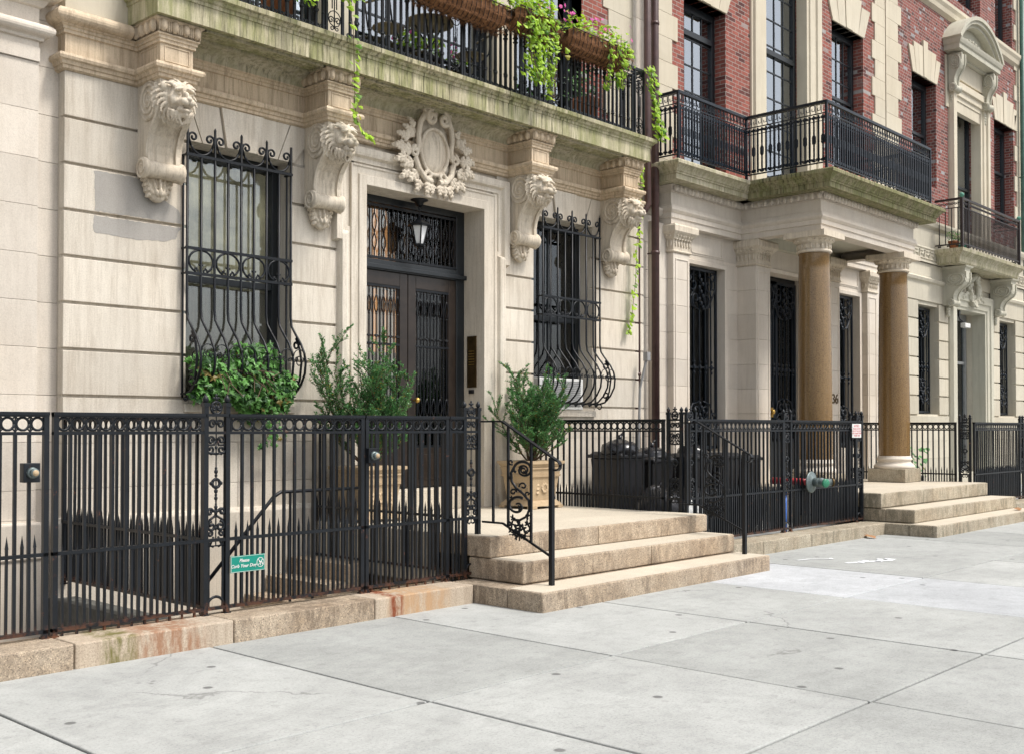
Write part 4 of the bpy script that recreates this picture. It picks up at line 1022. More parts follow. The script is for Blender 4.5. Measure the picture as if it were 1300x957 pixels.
# vestibule behind the grilles, its warm light put into self-glowing slats
mb=MB();mb.add([(8.2,3.35,.8),(10.1,3.35,.8),(10.1,5.6,.8),(8.2,5.6,.8),(8.2,3.35,4.45),(10.1,3.35,4.45),(10.1,5.6,4.45),(8.2,5.6,4.45)],[(0,1,2,3),(7,6,5,4),(0,3,7,4),(1,5,6,2),(3,2,6,7)])
vb=mb.build('vestibule',plain('dark_olive_vestibule',(.09,.085,.05),.8,var=.4,scale=4),H1)
mb=MB()
for (x,w_) in ((8.45,.09),(8.62,.05),(8.78,.10),(8.98,.07),(9.12,.05),(9.30,.10),(9.50,.06),(9.64,.09),(9.82,.07),(9.96,.08)): mb.box(x,x+w_*.7,3.46,3.47,2.55,3.34);mb.box(x,x+w_*.8,3.46,3.47,3.68,4.34)
mb.build('glowing_wood_slats',M['orange'],vb)
# ---- intercom
t=thing('intercom_panel','tall bronze intercom panel with call buttons on the door reveal','intercom',(10.12,3.05,2.45))
mb=MB();mb.box(10.112,10.133,2.965,3.135,2.13,2.80);mb.build('panel_plate',M['bronze'],t,bevel=.003)
mb=MB()
for k in range(6): mb.box(10.108,10.113,3.00,3.10,2.42+.035*k,2.435+.035*k)
mb.build('call_buttons',M['brass'],t)
mb=MB();mb.box(10.095,10.133,3.01,3.09,2.05,2.10);mb.build('camera',M['black'],t,bevel=.004)
# ---- lantern
t=thing('hanging_lantern','black hanging lantern with white glass under the door lintel','lantern',(9.14,3.0,4.45))
lx,ly=9.14,3.0
mb=MB();mb.lathe([(.11,4.45),(.11,4.43),(.06,4.41),(.045,4.37),(.03,4.36)],lx,ly,0,14);mb.build('ceiling_rose',M['iron2'],t)
mb=MB()
for k in range(4): mb.tube([(lx+(.012*math.cos(a) if k%2 else 0),ly+(0 if k%2 else .012*math.cos(a)),4.34-.035*k+.022*math.sin(a)) for a in [2*PI*q/8 for q in range(9)]],.004,4)
mb.build('chain',M['iron2'],t)
mb=MB();mb.lathe([(.012,4.235),(.03,4.215),(.06,4.18),(.135,4.14),(.155,4.125),(.15,4.11),(.10,4.105)],lx,ly,0,6,smooth=False);mb.ball((lx,ly,4.235),.016)
for k in range(6):
    a=PI/3*k;mb.bar((lx+.115*math.cos(a),ly+.115*math.sin(a),4.11),(lx+.062*math.cos(a),ly+.062*math.sin(a),3.88),.012)
mb.lathe([(.075,3.885),(.07,3.86),(.03,3.845),(.02,3.82)],lx,ly,0,6,smooth=False)
for k in range(4):
    a=PI/2*k;mb.tube([(lx,ly,3.84),(lx+.04*math.cos(a),ly+.04*math.sin(a),3.80),(lx+.03*math.cos(a),ly+.03*math.sin(a),3.74),(lx,ly,3.64)],.005,4)
mb.ball((lx,ly,3.64),.012,6,5);mb.build('lantern_cage',M['iron2'],t)
mb=MB();mb.lathe([(.05,3.89),(.105,4.105),(.03,4.11)],lx,ly,0,6,smooth=False);mb.build('lantern_glass',M['whitem'],t)
# ---- window air conditioner
t=thing('window_air_conditioner','white window air conditioner behind the right bulging grille','air conditioner',(11.75,2.95,1.85))
mb=MB();mb.box(11.25,12.20,2.86,3.2,1.86,2.30);mb.build('casing',M['white'],t,bevel=.01)
mb=MB()
for k in range(14): mb.box(11.31,12.14,2.852,2.862,1.91+.026*k,1.923+.026*k)
mb.build('louvres',M['leadgrey'],t)
# ---- upper storey (brick)
UB=3.05
upw=[(5.75,7.70,5.9,8.9),(8.20,10.55,5.9,8.9),(10.95,12.40,5.9,8.9)]
mb=MB();mb.panel(5.2,12.398,5.5,13,UB,UB+.3,upw[:2]+[(10.95,12.398,5.9,8.9)]);mb.build('upper_stone_wall',M['cream'],H1)
mb=MB();mb.panel(12.40,13.2,5.5,13,UB-.01,UB+.3,[]);mb.build('brick_wall',M['brick'],H1)
mb=MB();mb.box(4.6,mx(4.6),UB+.8,UB+6,5.5,13);mb.build('rear_wall',M['brick'],H1)
mb=MB()
courses(mb,4.57,5.2,[5.52,6.2,6.9,7.6,8.3,9.0,10,13],W,.4,.002)
mb.cut()
for k in range(18):
    z=5.55+.4*k;w_=.0 if k%2 else .13;mb.box(13.02-w_,13.62,UB-.03,UB+.3,z+.002,z+.398)
mb.build('quoin',M['cream'],H1,bevel=.004)
for (a,b,c,d) in upw:
    simple_window(H1,a,b,c,d,UB+.18,M['frame'],M['glassu'],cols=4,rows=4,transom=8.0,fw=.09,curt=[(a+.1,b-.1,6,8.7,M['curtainb'])])
# railing of balcony 1
def balusters(t,me,p,q,pitch,skip=()):
    p=Vector(p);q=Vector(q);n=max(1,round((q-p).length/pitch));out=0
    for k in range(n+1):
        c=p.lerp(q,k/n)
        if any(a<c.x<b for a,b in skip):continue
        meshobj('baluster',me[k%len(me)],(c.x,c.y,c.z),t,0 if abs(q.x-p.x)>abs(q.y-p.y) else PI/2)
ZR=5.86
def rb_plain():
    mb=MB();mb.bar((0,0,0),(0,0,.87),.026);mb.ball((0,0,.20),(.022,.022,.018),6,4)
    for s in(-1,1): mb.tube(spiral(s*.024,.05,.024,.007,90,90-s*380,8),.008,4)
    return mb.mesh('baluster',[M['iron2']])
def rb_orn():
    mb=MB();mb.bar((0,0,0),(0,0,.80),.028)
    for z,r in ((.65,.022),(.68,.036),(.71,.024),(.735,.038),(.765,.028),(.20,.028)): mb.ball((0,0,z),(r,r,.020),8,4)
    for s in(-1,1):
        mb.tube([(0,0,.79),(s*.025,0,.82),(s*.03,0,.86)],.006,4);mb.tube(spiral(s*.028,.79,.022,.006,200,200-s*300,8),.005,4)
        mb.tube([(s*.008,0,.19),(s*.035,0,.215),(s*.03,0,.235)],.005,4)
        mb.tube(spiral(s*.024,.05,.024,.007,90,90-s*380,8),.008,4)
    return mb.mesh('baluster',[M['iron2']])
RB=[rb_plain(),rb_orn()]
def rail_scroll_band(mb,p,q,z0,z1,pitch,key=False):
    p=Vector(p);q=Vector(q);L=(q-p).length;n=max(1,round(L/pitch));d=(q-p)/n;u=d.normalized();zc=(z0+z1)/2;r=(z1-z0)*.40
    for k in range(n):
        c=p+d*(k+.5)
        if key:
            pts=[(-.5,0),(-.5,1),(.5,1),(.5,.3),(-.1,.3),(-.1,.6)];w_=d.length*.8
            mb.tube([(c.x+u.x*a*w_,c.y+u.y*a*w_,z0+(z1-z0)*b) for a,b in pts],.008,4,False)
        else:
            for s in(-1,1):
                pts=spiral(s*r*.55,0,r*.55,.006,180 if s>0 else 0,(180 if s>0 else 0)-s*430,14)
                mb.tube([(c.x+u.x*a[0],c.y+u.y*a[0],zc+a[2]) for a in pts],.009,4)
pathR=[(5.24,W),(5.24,2.36),(13.00,2.36),(13.00,W)]
mb=MB()
for p,q in zip(pathR,pathR[1:]):
    mb.bar((p[0],p[1],6.83),(q[0],q[1],6.83),.040);mb.bar((p[0],p[1],6.72),(q[0],q[1],6.72),.014);mb.bar((p[0],p[1],5.875),(q[0],q[1],5.875),.022)
    rail_scroll_band(mb,(p[0],p[1],0),(q[0],q[1],0),6.725,6.815,.11)
posts=[(5.24,2.36),(7.2,2.36),(7.42,2.36),(9.03,2.36),(9.25,2.36),(10.90,2.36),(11.12,2.36),(12.78,2.36),(13.0,2.36)]
for x,y in posts: mb.box(x-.014,x+.014,y-.014,y+.014,5.845,6.83)
rl=mb.build('balcony_railing',M['iron2'],H1)
def scrollpanel2(x,y,w_,z0,z1,t,mat):
    mb=MB();c=x+w_/2;h=(z1-z0)
    for z,sg in ((z0+.17*h,1),(z0+.83*h,-1)):
        for s in(-1,1):
            mb.tube(spiral(c+s*.045,z,.042,.008,180 if s>0 else 0,(180 if s>0 else 0)-s*sg*450,16,y),.007,5)
            mb.tube(spiral(c+s*.035,z-sg*.085,.03,.007,90,90+s*420,14,y),.006,5)
        mb.ball((c,y,z),(.018,.012,.018),6,5);mb.tube(arc(c,z+sg*.02,.085,0,360,14,y,.085),.006,5)
    for s in(-1,1): mb.tube([(c+s*.03,y,z0+.32*h),(c+s*.03,y,z0+.68*h)],.007,5)
    mb.tube([(c,y,z0+.05),(c,y,z1-.05)],.007,5);mb.ball((c,y,z0+.5*h),(.02,.012,.04),6,5)
    return mb.build('scroll_panel',mat,t)
for x in (7.2,9.03,10.90,12.78): scrollpanel2(x,2.36,.22,5.88,6.72,rl,M['iron2'])
balusters(rl,RB,(5.30,2.36,ZR),(12.72,2.36,ZR),.093,[(7.17,7.45),(9.0,9.28),(10.87,11.15)])
balusters(rl,RB,(13.0,2.45,ZR),(13.0,2.85,ZR),.1);balusters(rl,RB,(5.24,2.45,ZR),(5.24,2.85,ZR),.1)
# ================================================================ HOUSE 0 at the far left
H0=thing('pale_limestone_townhouse','smooth pale limestone town house cut by the left edge of the picture','town house',(2,2.95,0))
mb=MB();zz=[-1,.76,1.03,1.47,1.905,2.34,2.765,3.2,3.64,4.08,4.52,4.97]
for a,b in zip(zz,zz[1:]):
    vj=[2.6] if (int(a*10)%2) else [1.3,3.4]
    xs_=[-8]+vj+[4.36]
    for p,q in zip(xs_,xs_[1:]): mb.box(p+.0015,q-.0015,2.95,3.5,a+.0015,b-.0015)
mb.box(-8,4.36,2.93,3.5,4.973,5.10);mb.box(-8,4.36,2.95,3.5,5.10,5.47)
mb.build('wall',M['pale'],H0,bevel=.002)
mb=MB();mb.box(-8,4.40,2.88,3.5,-1,.74);mb.box(-8,4.40,2.86,2.95,.40,.44);mb.build('plinth',M['pale'],H0,bevel=.02)
mb=MB();pr=[(0,5.16),(.03,5.165),(.035,5.19)]+[(.05+.06*math.sin(PI*k/8),5.255-.055*math.cos(PI*k/8)) for k in range(9)]+[(.02,5.32),(0,5.32)]
mb.sweep(pr,[(-8,2.95),(4.36,2.95),(4.36,3.2)]);mb.build('string_moulding',M['pale'],H0)
mb=MB();mb.sweep([(0,5.47),(.03,5.48),(.06,5.53),(.14,5.55),(.16,5.56),(.16,5.80),(0,5.82)],[(-8,2.95),(4.36,2.95),(4.36,3.3)]);mb.box(-8,4.36,2.95,5,5.8,12);mb.build('cornice',M['pale'],H0)
mb=MB()
for a,b in zip([-1,1.03,1.47,1.905,2.34,2.765,3.2,3.64,4.08,4.52,4.97,5.4,6,12],[1.03,1.47,1.905,2.34,2.765,3.2,3.64,4.08,4.52,4.97,5.4,6,12]): mb.box(4.34,4.62,3.03,4.2,a+.002,b-.002)
mb.build('recessed_joint_wall',M['pale'],H0,bevel=.002)
# ================================================================ HOUSE 2 (portico)
H2=thing('brick_townhouse','red brick town house with a stone ground floor, portico and black balcony railings','town house',(18.3,2.9,0))
W2=2.93;PF=2.785
win=[(14.95,16.10,1.2,4.30),(17.24,19.15,.60,4.43),(20.02,21.28,1.2,4.30)]
mb=MB()
mb.panel(14.0,22.45,-1,4.85,W2,W2+.4,[(a-.004,b+.004,c,d+.004) for a,b,c,d in win]);mb.box(14.0,22.45,W2+.8,W2+6,-1,5)
mb.build('wall',M['pale'],H2)
mb=MB()  # ashlar joints: slabs 3 mm proud of the wall
def ashlar(mb,x0,x1,y,zs,t=.012):
    for a,b in zip(zs,zs[1:]): mb.box(x0,x1,y-t,y,a+.002,b-.002)
az=[-1,.62,1.02,1.43,1.85,2.27,2.69,3.12,3.55,3.97,4.39]
for a,b in ((14.05,14.95),(16.10,17.24),(19.15,20.02),(21.28,22.4)): mb.cut();ashlar(mb,a,b,W2,az)
for a,b in ((14.951,16.099),(17.241,19.149),(20.021,21.279)): mb.cut().box(a,b,W2-.011,W2,4.45,4.84)
mb.build('ashlar_facing',M['pale'],H2,bevel=.002)
mb=MB()
def openframe(mb,a,b,c,d,y): mb.cut().xzsweep([(-.006,y+.25),(-.006,y-.03),(.06,y-.035),(.07,y-.02),(.07,y+.05)],[(a,c),(a,d),(b,d),(b,c)])
for a,b,c,d in win: openframe(mb,a,b,c,d,W2)
for a,b in ((15.1,16.0),(20.15,21.2)): mb.cut().xzsweep([(0,W2),(0,W2-.022),(.02,W2-.022),(.02,W2)],[(a,4.50),(a,4.78),(b,4.78),(b,4.50),(a,4.50)])
mb.build('opening_moulding',M['pale'],H2)
def pilaster(x0,x1,yf,name='pilaster'):
    mb=MB()
    for a,b in zip(az,az[1:]): mb.box(x0,x1,yf,W2+.02,a+.0015,b-.0015)
    i=MB()
    mb.xzsweep([(0,yf),(0,yf-.012),(.02,yf-.012),(.02,yf)],[(x0+.07,.9),(x0+.07,4.28),(x1-.07,4.28),(x1-.07,.9)])
    p=mb.build(name,M['pale'],H2,bevel=.004)
    mb=MB();base=[(x0,W2),(x0,yf),(x1,yf),(x1,W2)]
    mb.sweep([(0,4.39),(.02,4.395),(.028,4.41),(.02,4.425),(.012,4.43),(.012,4.60),(.03,4.605),(.04,4.63),(.06,4.66),(.10,4.70),(.11,4.715),(.11,4.80),(.09,4.83),(0,4.832)],base)
    mb.box(x0,x1,yf,W2,4.38,4.83)
    n=max(3,int((x1-x0)/.07))
    for k in range(n): mb.ball((x0+(x1-x0)*(k+.5)/n,yf-.02,4.53),(.018,.02,.055),6,5);mb.ball((x0+(x1-x0)*(k+.5)/n,yf-.035,4.60),(.022,.022,.02),6,4);mb.ball((x0+(x1-x0)*(k+.5)/n,yf-.05,4.655),(.026,.03,.022),6,4)
    m=max(2,int((W2-yf)/.07))
    for k in range(m): mb.ball((x0-.02,yf+(W2-yf)*(k+.5)/m,4.53),(.02,.018,.055),6,5);mb.ball((x0-.05,yf+(W2-yf)*(k+.5)/m,4.655),(.03,.026,.022),6,4)
    mb.build('capital',M['carve'],p);return p
pilaster(14.40,14.86,2.80);pilaster(16.52,17.0,2.55,'anta');pilaster(19.20,19.65,2.55,'anta');pilaster(21.42,21.86,2.80)
# entablature
ep=[(14.32,W2+.1),(14.32,PF),(16.44,PF),(16.44,1.30),(20.14,1.30),(20.14,PF),(22.3,PF),(22.3,W2+.1)]
mb=MB();mb.sweep([(-.25,4.835),(0,4.835),(0,4.93),(.02,4.935),(.02,5.01),(.03,5.015),(.05,5.04),(.06,5.055),(.06,5.08),(.045,5.085),(.03,5.12),(.03,5.14),(0,5.15),(0,5.35),(-.25,5.35)],ep)
mb.build('architrave',M['pale'],H2)
mb=MB();mb.box(14.34,22.28,PF+.012,W2+.2,4.837,5.45);mb.box(16.62,19.96,1.56,PF+.05,5.02,5.44);mb.build('portico_ceiling',M['creamgrey'],H2)
mb=MB();mb.sweep([(0,5.335),(.02,5.34),(.02,5.355),(.03,5.39),(.05,5.43),(.075,5.435),(.075,5.446),(-.1,5.447)],ep)
def eggrun(mb,p,q): eggs(mb,p,q,5.395,.058,.12,0)
o=.07
eggrun(mb,(14.30,PF-o),(16.42,PF-o));eggrun(mb,(16.44-o,PF-o),(16.44-o,1.30-o));eggrun(mb,(16.40,1.30-o),(20.18,1.30-o));
mb.build('egg_and_dart_moulding',M['pale'],H2)
mb=MB();mb.sweep([(-.1,5.450),(.27,5.450),(.27,5.455),(.31,5.455),(.31,5.535),(.33,5.54),(.33,5.565),(.345,5.57),(.36,5.60),(.40,5.645),(.425,5.66),(.44,5.665),(.44,5.71),(.42,5.73),(-.1,5.735)],ep[2:6])
mb.box(16.3,20.3,1.2,3.2,5.46,5.725);mb.build('portico_cornice',M['moss2'],H2)
mb=MB();mb.sweep([(-.1,5.450),(.27,5.450),(.27,5.455),(.31,5.455),(.31,5.535),(.33,5.54),(.33,5.565),(.345,5.57),(.36,5.60),(.40,5.645),(.425,5.66),(.44,5.665),(.44,5.71),(.42,5.73),(-.1,5.735)],[(14.32,W2+.1),(14.32,PF),(16.44,PF)])
mb.box(14.3,22.3,2.6,3.2,5.46,5.72);mb.build('balcony_cornice',M['moss3'],H2)
# columns
for cx in (16.75,19.88):
    cy=1.585
    mb=MB();pr=[(.285,1.075)]+[(.285-.035*max(0,(k/14-.2)/.8)**1.4,1.10+3.36*k/14) for k in range(15)]+[(.262,4.475),(.262,4.50)]
    mb.lathe(pr,cx,cy,0,32);c=mb.build('column',M['colst'],H2)
    mb=MB();mb.lathe([(.26,4.50),(.285,4.505),(.295,4.525),(.285,4.545),(.262,4.55),(.262,4.66),(.29,4.67),(.33,4.715),(.34,4.73),(.34,4.735)],cx,cy,0,32)
    for k in range(20):
        a=2*PI*k/20;mb.ball((cx+.27*math.cos(a),cy+.27*math.sin(a),4.605),(.02,.02,.045),6,5);mb.ball((cx+.31*math.cos(a+.15),cy+.31*math.sin(a+.15),4.70),(.028,.028,.022),6,4)
    mb.box(cx-.37,cx+.37,cy-.37,cy+.37,4.736,4.834)
    mb.build('capital',M['carve'],c)
    mb=MB();mb.lathe([(.285,1.08),(.30,1.075),(.30,1.05),(.315,1.04),(.325,1.02),(.315,1.0),(.30,.99),(.30,.965),(.33,.93),(.36,.91),(.37,.88),(.36,.85),(.34,.845)],cx,cy,0,32);mb.build('column_base',M['pale'],c)
    mb=MB();mb.box(cx-.36,cx+.36,cy-.36,cy+.36,.602,.845);mb.build('plinth',M['granite2'],c,bevel=.008)
# iron grilles
def ornate_grille(t,x0,x1,z0,z1,y,name,n,det=True):
    mb=MB()
    for q in ((x0,x0+.05,z0,z1),(x1-.05,x1,z0,z1),(x0,x1,z1-.05,z1),(x0,x1,z0,z0+.05)): mb.box(q[0],q[1],y-.015,y+.015,q[2],q[3])
    for k in range(1,n): x=x0+(x1-x0)*k/n;mb.bar((x,y,z0+.05),(x,y,z1-.05),.018)
    c=(x0+x1)/2;w_=(x1-x0)/2
    for zc,sg in ((z1-.40,1),(z0+.50,-1)):
        for s in(-1,1):
            T=lambda pts,r=.013:mb.tube(pts,r,5)
            T(spiral(c+s*w_*.42,zc+.12*sg,w_*.30,.02,90,90-s*sg*430,20,y-.03));T(spiral(c+s*w_*.28,zc-.13*sg,w_*.25,.02,-90,-90+s*sg*400,18,y-.03));T(spiral(c+s*w_*.68,zc-.02*sg,w_*.20,.02,0,s*380,16,y-.03))
            T(spiral(c+s*w_*.7,zc+.24*sg,w_*.18,.02,0,s*380,14,y-.03));T([(c+s*w_*.1,y-.03,zc-.3*sg),(c+s*w_*.5,y-.03,zc-.25*sg),(c+s*w_*.85,y-.03,zc+.1*sg),(c+s*w_*.8,y-.03,zc+.35*sg)])
        for k in range(9): mb.ball((c+(k%3-1)*.05,y-.04,zc+.26-.065*k),(.035,.025,.04),6,5)
    zm=(z0+z1)/2-.15
    for k in range(1,n):
        x=x0+(x1-x0)*k/n;mb.ball((x,y-.01,zm),(.028,.028,.05),6,5)
        for d in(-.09,.09): mb.ball((x,y-.01,zm+d),(.022,.022,.03),6,5)
    mb.box(x0,x1,y-.01,y+.01,zm-.012,zm+.012)
    return mb.build(name,M['ironb'],t)
for k,(a,b,c,d) in enumerate(win):
    nm='window' if k!=1 else 'door'
    w=simple_window(H2,a,b,c,d,W2+.30,M['frame'],M['glassd'],cols=2,fw=.06,meet=None,sashname=nm,curt=[(a+.1,b-.1,c+.1,d-.1,M['shade'])])
    if k==1:
        for q in ((a+.10,a+1.08),(b-1.08,b-.10)): ornate_grille(w,q[0],q[1],c+.75,d-.1,W2+.24,'door_grille',7)
        mb=MB();mb.box(a+.1,b-.1,W2+.23,W2+.29,c,c+.75);mb.box(a+.1,b-.1,W2+.22,W2+.24,c+.15,c+.6);mb.build('door_panel',M['frame'],w)
        mb=MB();mb.box(a+.70,a+.78,W2+.14,W2+.20,1.80,1.98);mb.ball((a+.74,W2+.12,1.90),(.05,.04,.05),10,7);mb.build('door_handle',M['brass'],w)
    else: ornate_grille(w,a+.05,b-.05,c+.05,d-.02,W2+.12,'window_grille',6)
text('36','house_number',M['bronze'],H2,19.43,2.15,2.545,.26,0,ext=.01)
# railing
ZB=5.79;ZT2=6.80
def b2plain():
    mb=MB();mb.bar((0,0,.05),(0,0,.80),.025)
    return mb.mesh('baluster',[M['ironb']])
def b2orn():
    mb=MB();mb.bar((0,0,.05),(0,0,.80),.022)
    for s in(-1,1):
        mb.tube([(0,0,.32),(s*.026,0,.36),(s*.026,0,.46),(0,0,.50)],.009,4);mb.tube(spiral(s*.022,.075,.022,.006,180 if s>0 else 0,(180 if s>0 else 0)-s*400,8),.010,4)
        mb.tube(spiral(s*.022,.765,.020,.006,180 if s>0 else 0,(180 if s>0 else 0)+s*400,8),.010,4)
    for z in (.31,.51,.41): mb.ball((0,0,z),(.014,.014,.018),6,4)
    return mb.mesh('baluster',[M['ironb']])
B2=[b2plain(),b2orn()]
rp=[(14.03,W2),(14.03,2.45),(16.05,2.45),(16.05,1.00),(20.20,1.00),(20.20,2.9)]
mb=MB()
for p,q in zip(rp,rp[1:]):
    mb.bar((p[0],p[1],ZT2),(q[0],q[1],ZT2),.045);mb.bar((p[0],p[1],6.62),(q[0],q[1],6.62),.016);mb.bar((p[0],p[1],5.83),(q[0],q[1],5.83),.020);mb.bar((p[0],p[1],6.50),(q[0],q[1],6.50),.010)
    rail_scroll_band(mb,(p[0],p[1],0),(q[0],q[1],0),6.635,6.765,.10,True);rail_scroll_band(mb,(p[0],p[1],0),(q[0],q[1],0),6.50,6.61,.105);rail_scroll_band(mb,(p[0],p[1],0),(q[0],q[1],0),5.845,5.93,.095)
for x,y in rp[1:]: mb.box(x-.018,x+.018,y-.018,y+.018,5.735,6.82)
rl2=mb.build('balcony_railing',M['ironb'],H2)
for p,q in zip(rp,rp[1:]):
    d=(Vector(q)-Vector(p)).normalized()*.06
    balusters(rl2,B2,(p[0]+d.x,p[1]+d.y,5.80),(q[0]-d.x,q[1]-d.y,5.80),.080)
# upper walls
UW=3.10
uw=[(15.16,16.46,5.9,8.85),(17.84,19.40,5.75,10.5),(20.48,21.92,6.9,9.86)]
mb=MB();mb.panel(14.0,22.9,5.5,15,UW,UW+.38,uw);mb.build('brick_wall',M['brick'],H2)
mb=MB();mb.box(14.0,22.9,UW+1,UW+6,5.0,15);mb.build('rear_wall',M['brick'],H2)
mb=MB()
for k in range(24):
    z=5.55+.40*k;w_=0 if k%2 else .16
    mb.box(14.25,14.78+w_,UW-.03,UW+.2,z+.002,z+.398)
mb.cut()
for k in range(24):
    z=5.55+.40*k;w_=0 if k%2 else .16;mb.box(22.45-w_*.9,22.95,UW-.03,UW+.2,z+.002,z+.398)
mb.build('quoin',M['cream'],H2,bevel=.004)
mb=MB()
mb.xzsweep([(-.006,UW+.2),(0,UW-.02),(.08,UW-.02),(.09,UW-.05),(.30,UW-.05),(.32,UW-.09),(.50,UW-.09),(.52,UW-.04),(.56,UW-.04),(.56,UW+.1)],[(17.84,5.72),(17.84,10.5),(19.40,10.5),(19.40,5.72)])
mb.build('window_surround',M['cream'],H2,bevel=.005)
def keystones(mb,x0,x1,z,h,y,n=5,spread=.28):
    mb.cut()
    for k in range(n):
        a=k/n;b=(k+1)/n;hh=h*(1.22 if k==n//2 else (.82 if k in(0,n-1) else 1.0))
        def X(t,top): return x0+(x1-x0)*t+(t-.5)*2*spread*top
        mb.prism([(X(a,0)+.003,z),(X(b,0)-.003,z),(X(b,1)-.003,z+hh),(X(a,1)+.003,z+hh)],y-(.05 if k==n//2 else .035),y+.3,'y')
mb=MB();keystones(mb,20.48,21.92,9.86,.75,UW);keystones(mb,15.16,16.46,8.85,.75,UW);mb.build('keystone_lintel',M['cream'],H2,bevel=.004)
simple_window(H2,15.16,16.46,5.9,8.85,UW+.22,M['frame'],M['glassu'],cols=4,rows=6,transom=8.35,fw=.10,curt=[(15.3,16.3,6,8.3,M['curtainb'])])
w=simple_window(H2,17.84,19.40,5.75,10.5,UW+.22,M['frame'],M['glassu'],cols=4,rows=9,transom=8.72,fw=.10,curt=[(18.0,19.3,6,10.3,M['curtainb'])])
simple_window(H2,20.48,21.92,6.9,9.86,UW+.22,M['frame'],M['glassu'],cols=4,rows=6,meet=8.45,fw=.10,curt=[(20.6,21.8,7,9.7,M['curtainb'])])
# drainpipes and the joint between house 1 and 2
mb=MB()
for a,b in zip([-1,.76,1.03,1.47,1.905,2.34,2.765,3.2,3.64,4.08,4.52],[.76,1.03,1.47,1.905,2.34,2.765,3.2,3.64,4.08,4.52,4.95]): mb.box(13.58,14.08,2.99,3.6,a+.002,b-.002)
mb.sweep([(0,4.95),(.04,4.97),(.09,5.05),(.09,5.08),(0,5.10)],[(13.5,2.99),(14.32,2.99)])
for a,b in zip([5.1,6,7,8,9,10],[6,7,8,9,10,15]): mb.box(13.62,14.26,3.0,3.6,a+.002,b-.002)
mb.sweep([(0,4.95),(.09,5.05),(.09,5.08),(0,5.10)],[(13.58,2.99),(14.1,2.99)])
mb.box(13.6,14.26,2.99,3.5,4.95,5.1)
mb.build('party_pier',M['pale'],H2,bevel=.003)
def pipe(name,pts,r,mat,label,brackets=()):
    mb=MB();mb.tube(pts,r,12)
    for z in brackets:
        x,y=pts[0][0],pts[0][1];mb.lathe([(r+.008,z),(r+.008,z+.05)],x,y,0,12);mb.bar((x,y,z+.025),(x,y+.15,z+.025),.02)
    return tag(mb.build(name,mat,loc=pts[0]),label,'drainpipe')
pipe('drainpipe',[(13.94,2.82,-.3),(13.94,2.82,14)],.062,M['brown'],'tall straight brown drainpipe just left of the portico house',(1.2,4.3,6.9,7.9))
pipe('drainpipe',[(13.60,2.93,-.3),(13.60,2.93,4.72),(13.62,2.90,4.86),(13.68,2.84,4.95),(13.71,2.80,5.05),(13.71,2.80,14)],.058,M['brown'],'short brown drainpipe with an elbow below the balcony end',(2.4,))
mb=MB();mb.tube([(13.46,2.80,.2),(13.46,2.80,1.4),(13.47,2.78,2.2),(13.52,2.72,2.55),(13.54,2.70,2.66)],.020,8);mb.box(13.50,13.58,2.66,2.74,2.62,2.75)
tag(mb.build('vent_hose',M['leadgrey'],loc=(13.46,2.8,.2)),'thin bent grey tube with a square head standing by the brown drainpipe','tube')
# ================================================================ HOUSE 3
H3=thing('cream_townhouse','cream stone town house with a wreath over its door at the right','town house',(27.5,2.95,0))
W3=2.95
w3=[(24.36,25.56,1.92,4.42),(26.60,28.50,.5,4.48),(29.62,30.85,1.92,4.42)]
mb=MB();mb.panel(22.5,32.0,-1,6.4,W3+.04,W3+.45,[(a-.004,b+.004,c,d+.004) for a,b,c,d in w3]);mb.box(22.5,32,W3+.9,W3+6,-1,6.4);mb.build('wall',M['far'],H3)
mb=MB();zc=[1.90,2.335,2.77,3.205,3.64,4.075,4.50]
for a,b in ((22.5,24.36),(25.56,26.12),(28.98,29.62),(30.85,32)):
    courses(mb,a,b,zc,W3,.12,.016)
mb.cut().box(22.5,26.1,W3-.02,W3+.1,1.70,1.88);mb.cut().box(28.98,32,W3-.02,W3+.1,1.70,1.88)
for u,v_ in ((22.5,26.1),(28.98,32)):
    mb.cut()
    for a,b in ((-1,.9),(.9,1.3),(1.3,1.69)): mb.box(u,v_,W3,W3+.1,a,b-.004)
mb.cut().box(22.5,26.1,W3-.0,W3+.1,4.51,4.95);mb.cut().box(28.98,32,W3-.0,W3+.1,4.51,4.95)
mb.build('channelled_stone_courses',M['far'],H3,bevel=.006)
mb=MB();mb.sweep([(0,4.93),(.05,4.96),(.07,5.02),(.02,5.06),(0,5.06)],[(22.5,W3),(25.8,W3)]);mb.sweep([(0,4.93),(.05,4.96),(.07,5.02),(.02,5.06),(0,5.06)],[(29.3,W3),(32,W3)])
mb.box(22.5,32,W3,W3+.2,5.06,5.38);mb.sweep([(0,6.20),(.07,6.25),(.10,6.33),(.10,6.38),(0,6.42)],[(22.5,W3),(32,W3)]);mb.box(22.5,32,W3,W3+.2,5.76,6.3)
mb.build('string_course',M['far'],H3)
mb=MB()
for (xa,xb) in ((22.5,25.85),(28.9,32)):
    mb.cut()
    mb.box(xa,xb,W3-.03,W3+.1,5.39,5.75)
    mb.box(xa,xb,W3-.05,W3,5.39,5.43);mb.box(xa,xb,W3-.05,W3,5.71,5.75)
    x=xa+.05
    while x<xb-.3:
        for (p,q,r,s_) in ((0,.24,.64,.66),(0,.02,.48,.66),(.10,.24,.56,.58),(.22,.24,.48,.58),(0,.30,.47,.49)): mb.box(x+p,x+q,W3-.052,W3-.03,5+r,5+s_)
        x+=.30
mb.build('fret_band',M['far'],H3)
mb=MB();mb.xzsweep([(-.006,W3+.3),(-.006,W3-.03),(.06,W3-.03),(.07,W3-.06),(.20,W3-.06),(.22,W3-.10),(.40,W3-.10),(.44,W3-.02),(.44,W3+.1)],[(26.60,.4),(26.60,4.48),(28.50,4.48),(28.50,.4)])
mb.build('door_surround',M['creamgrey'],H3,bevel=.005)
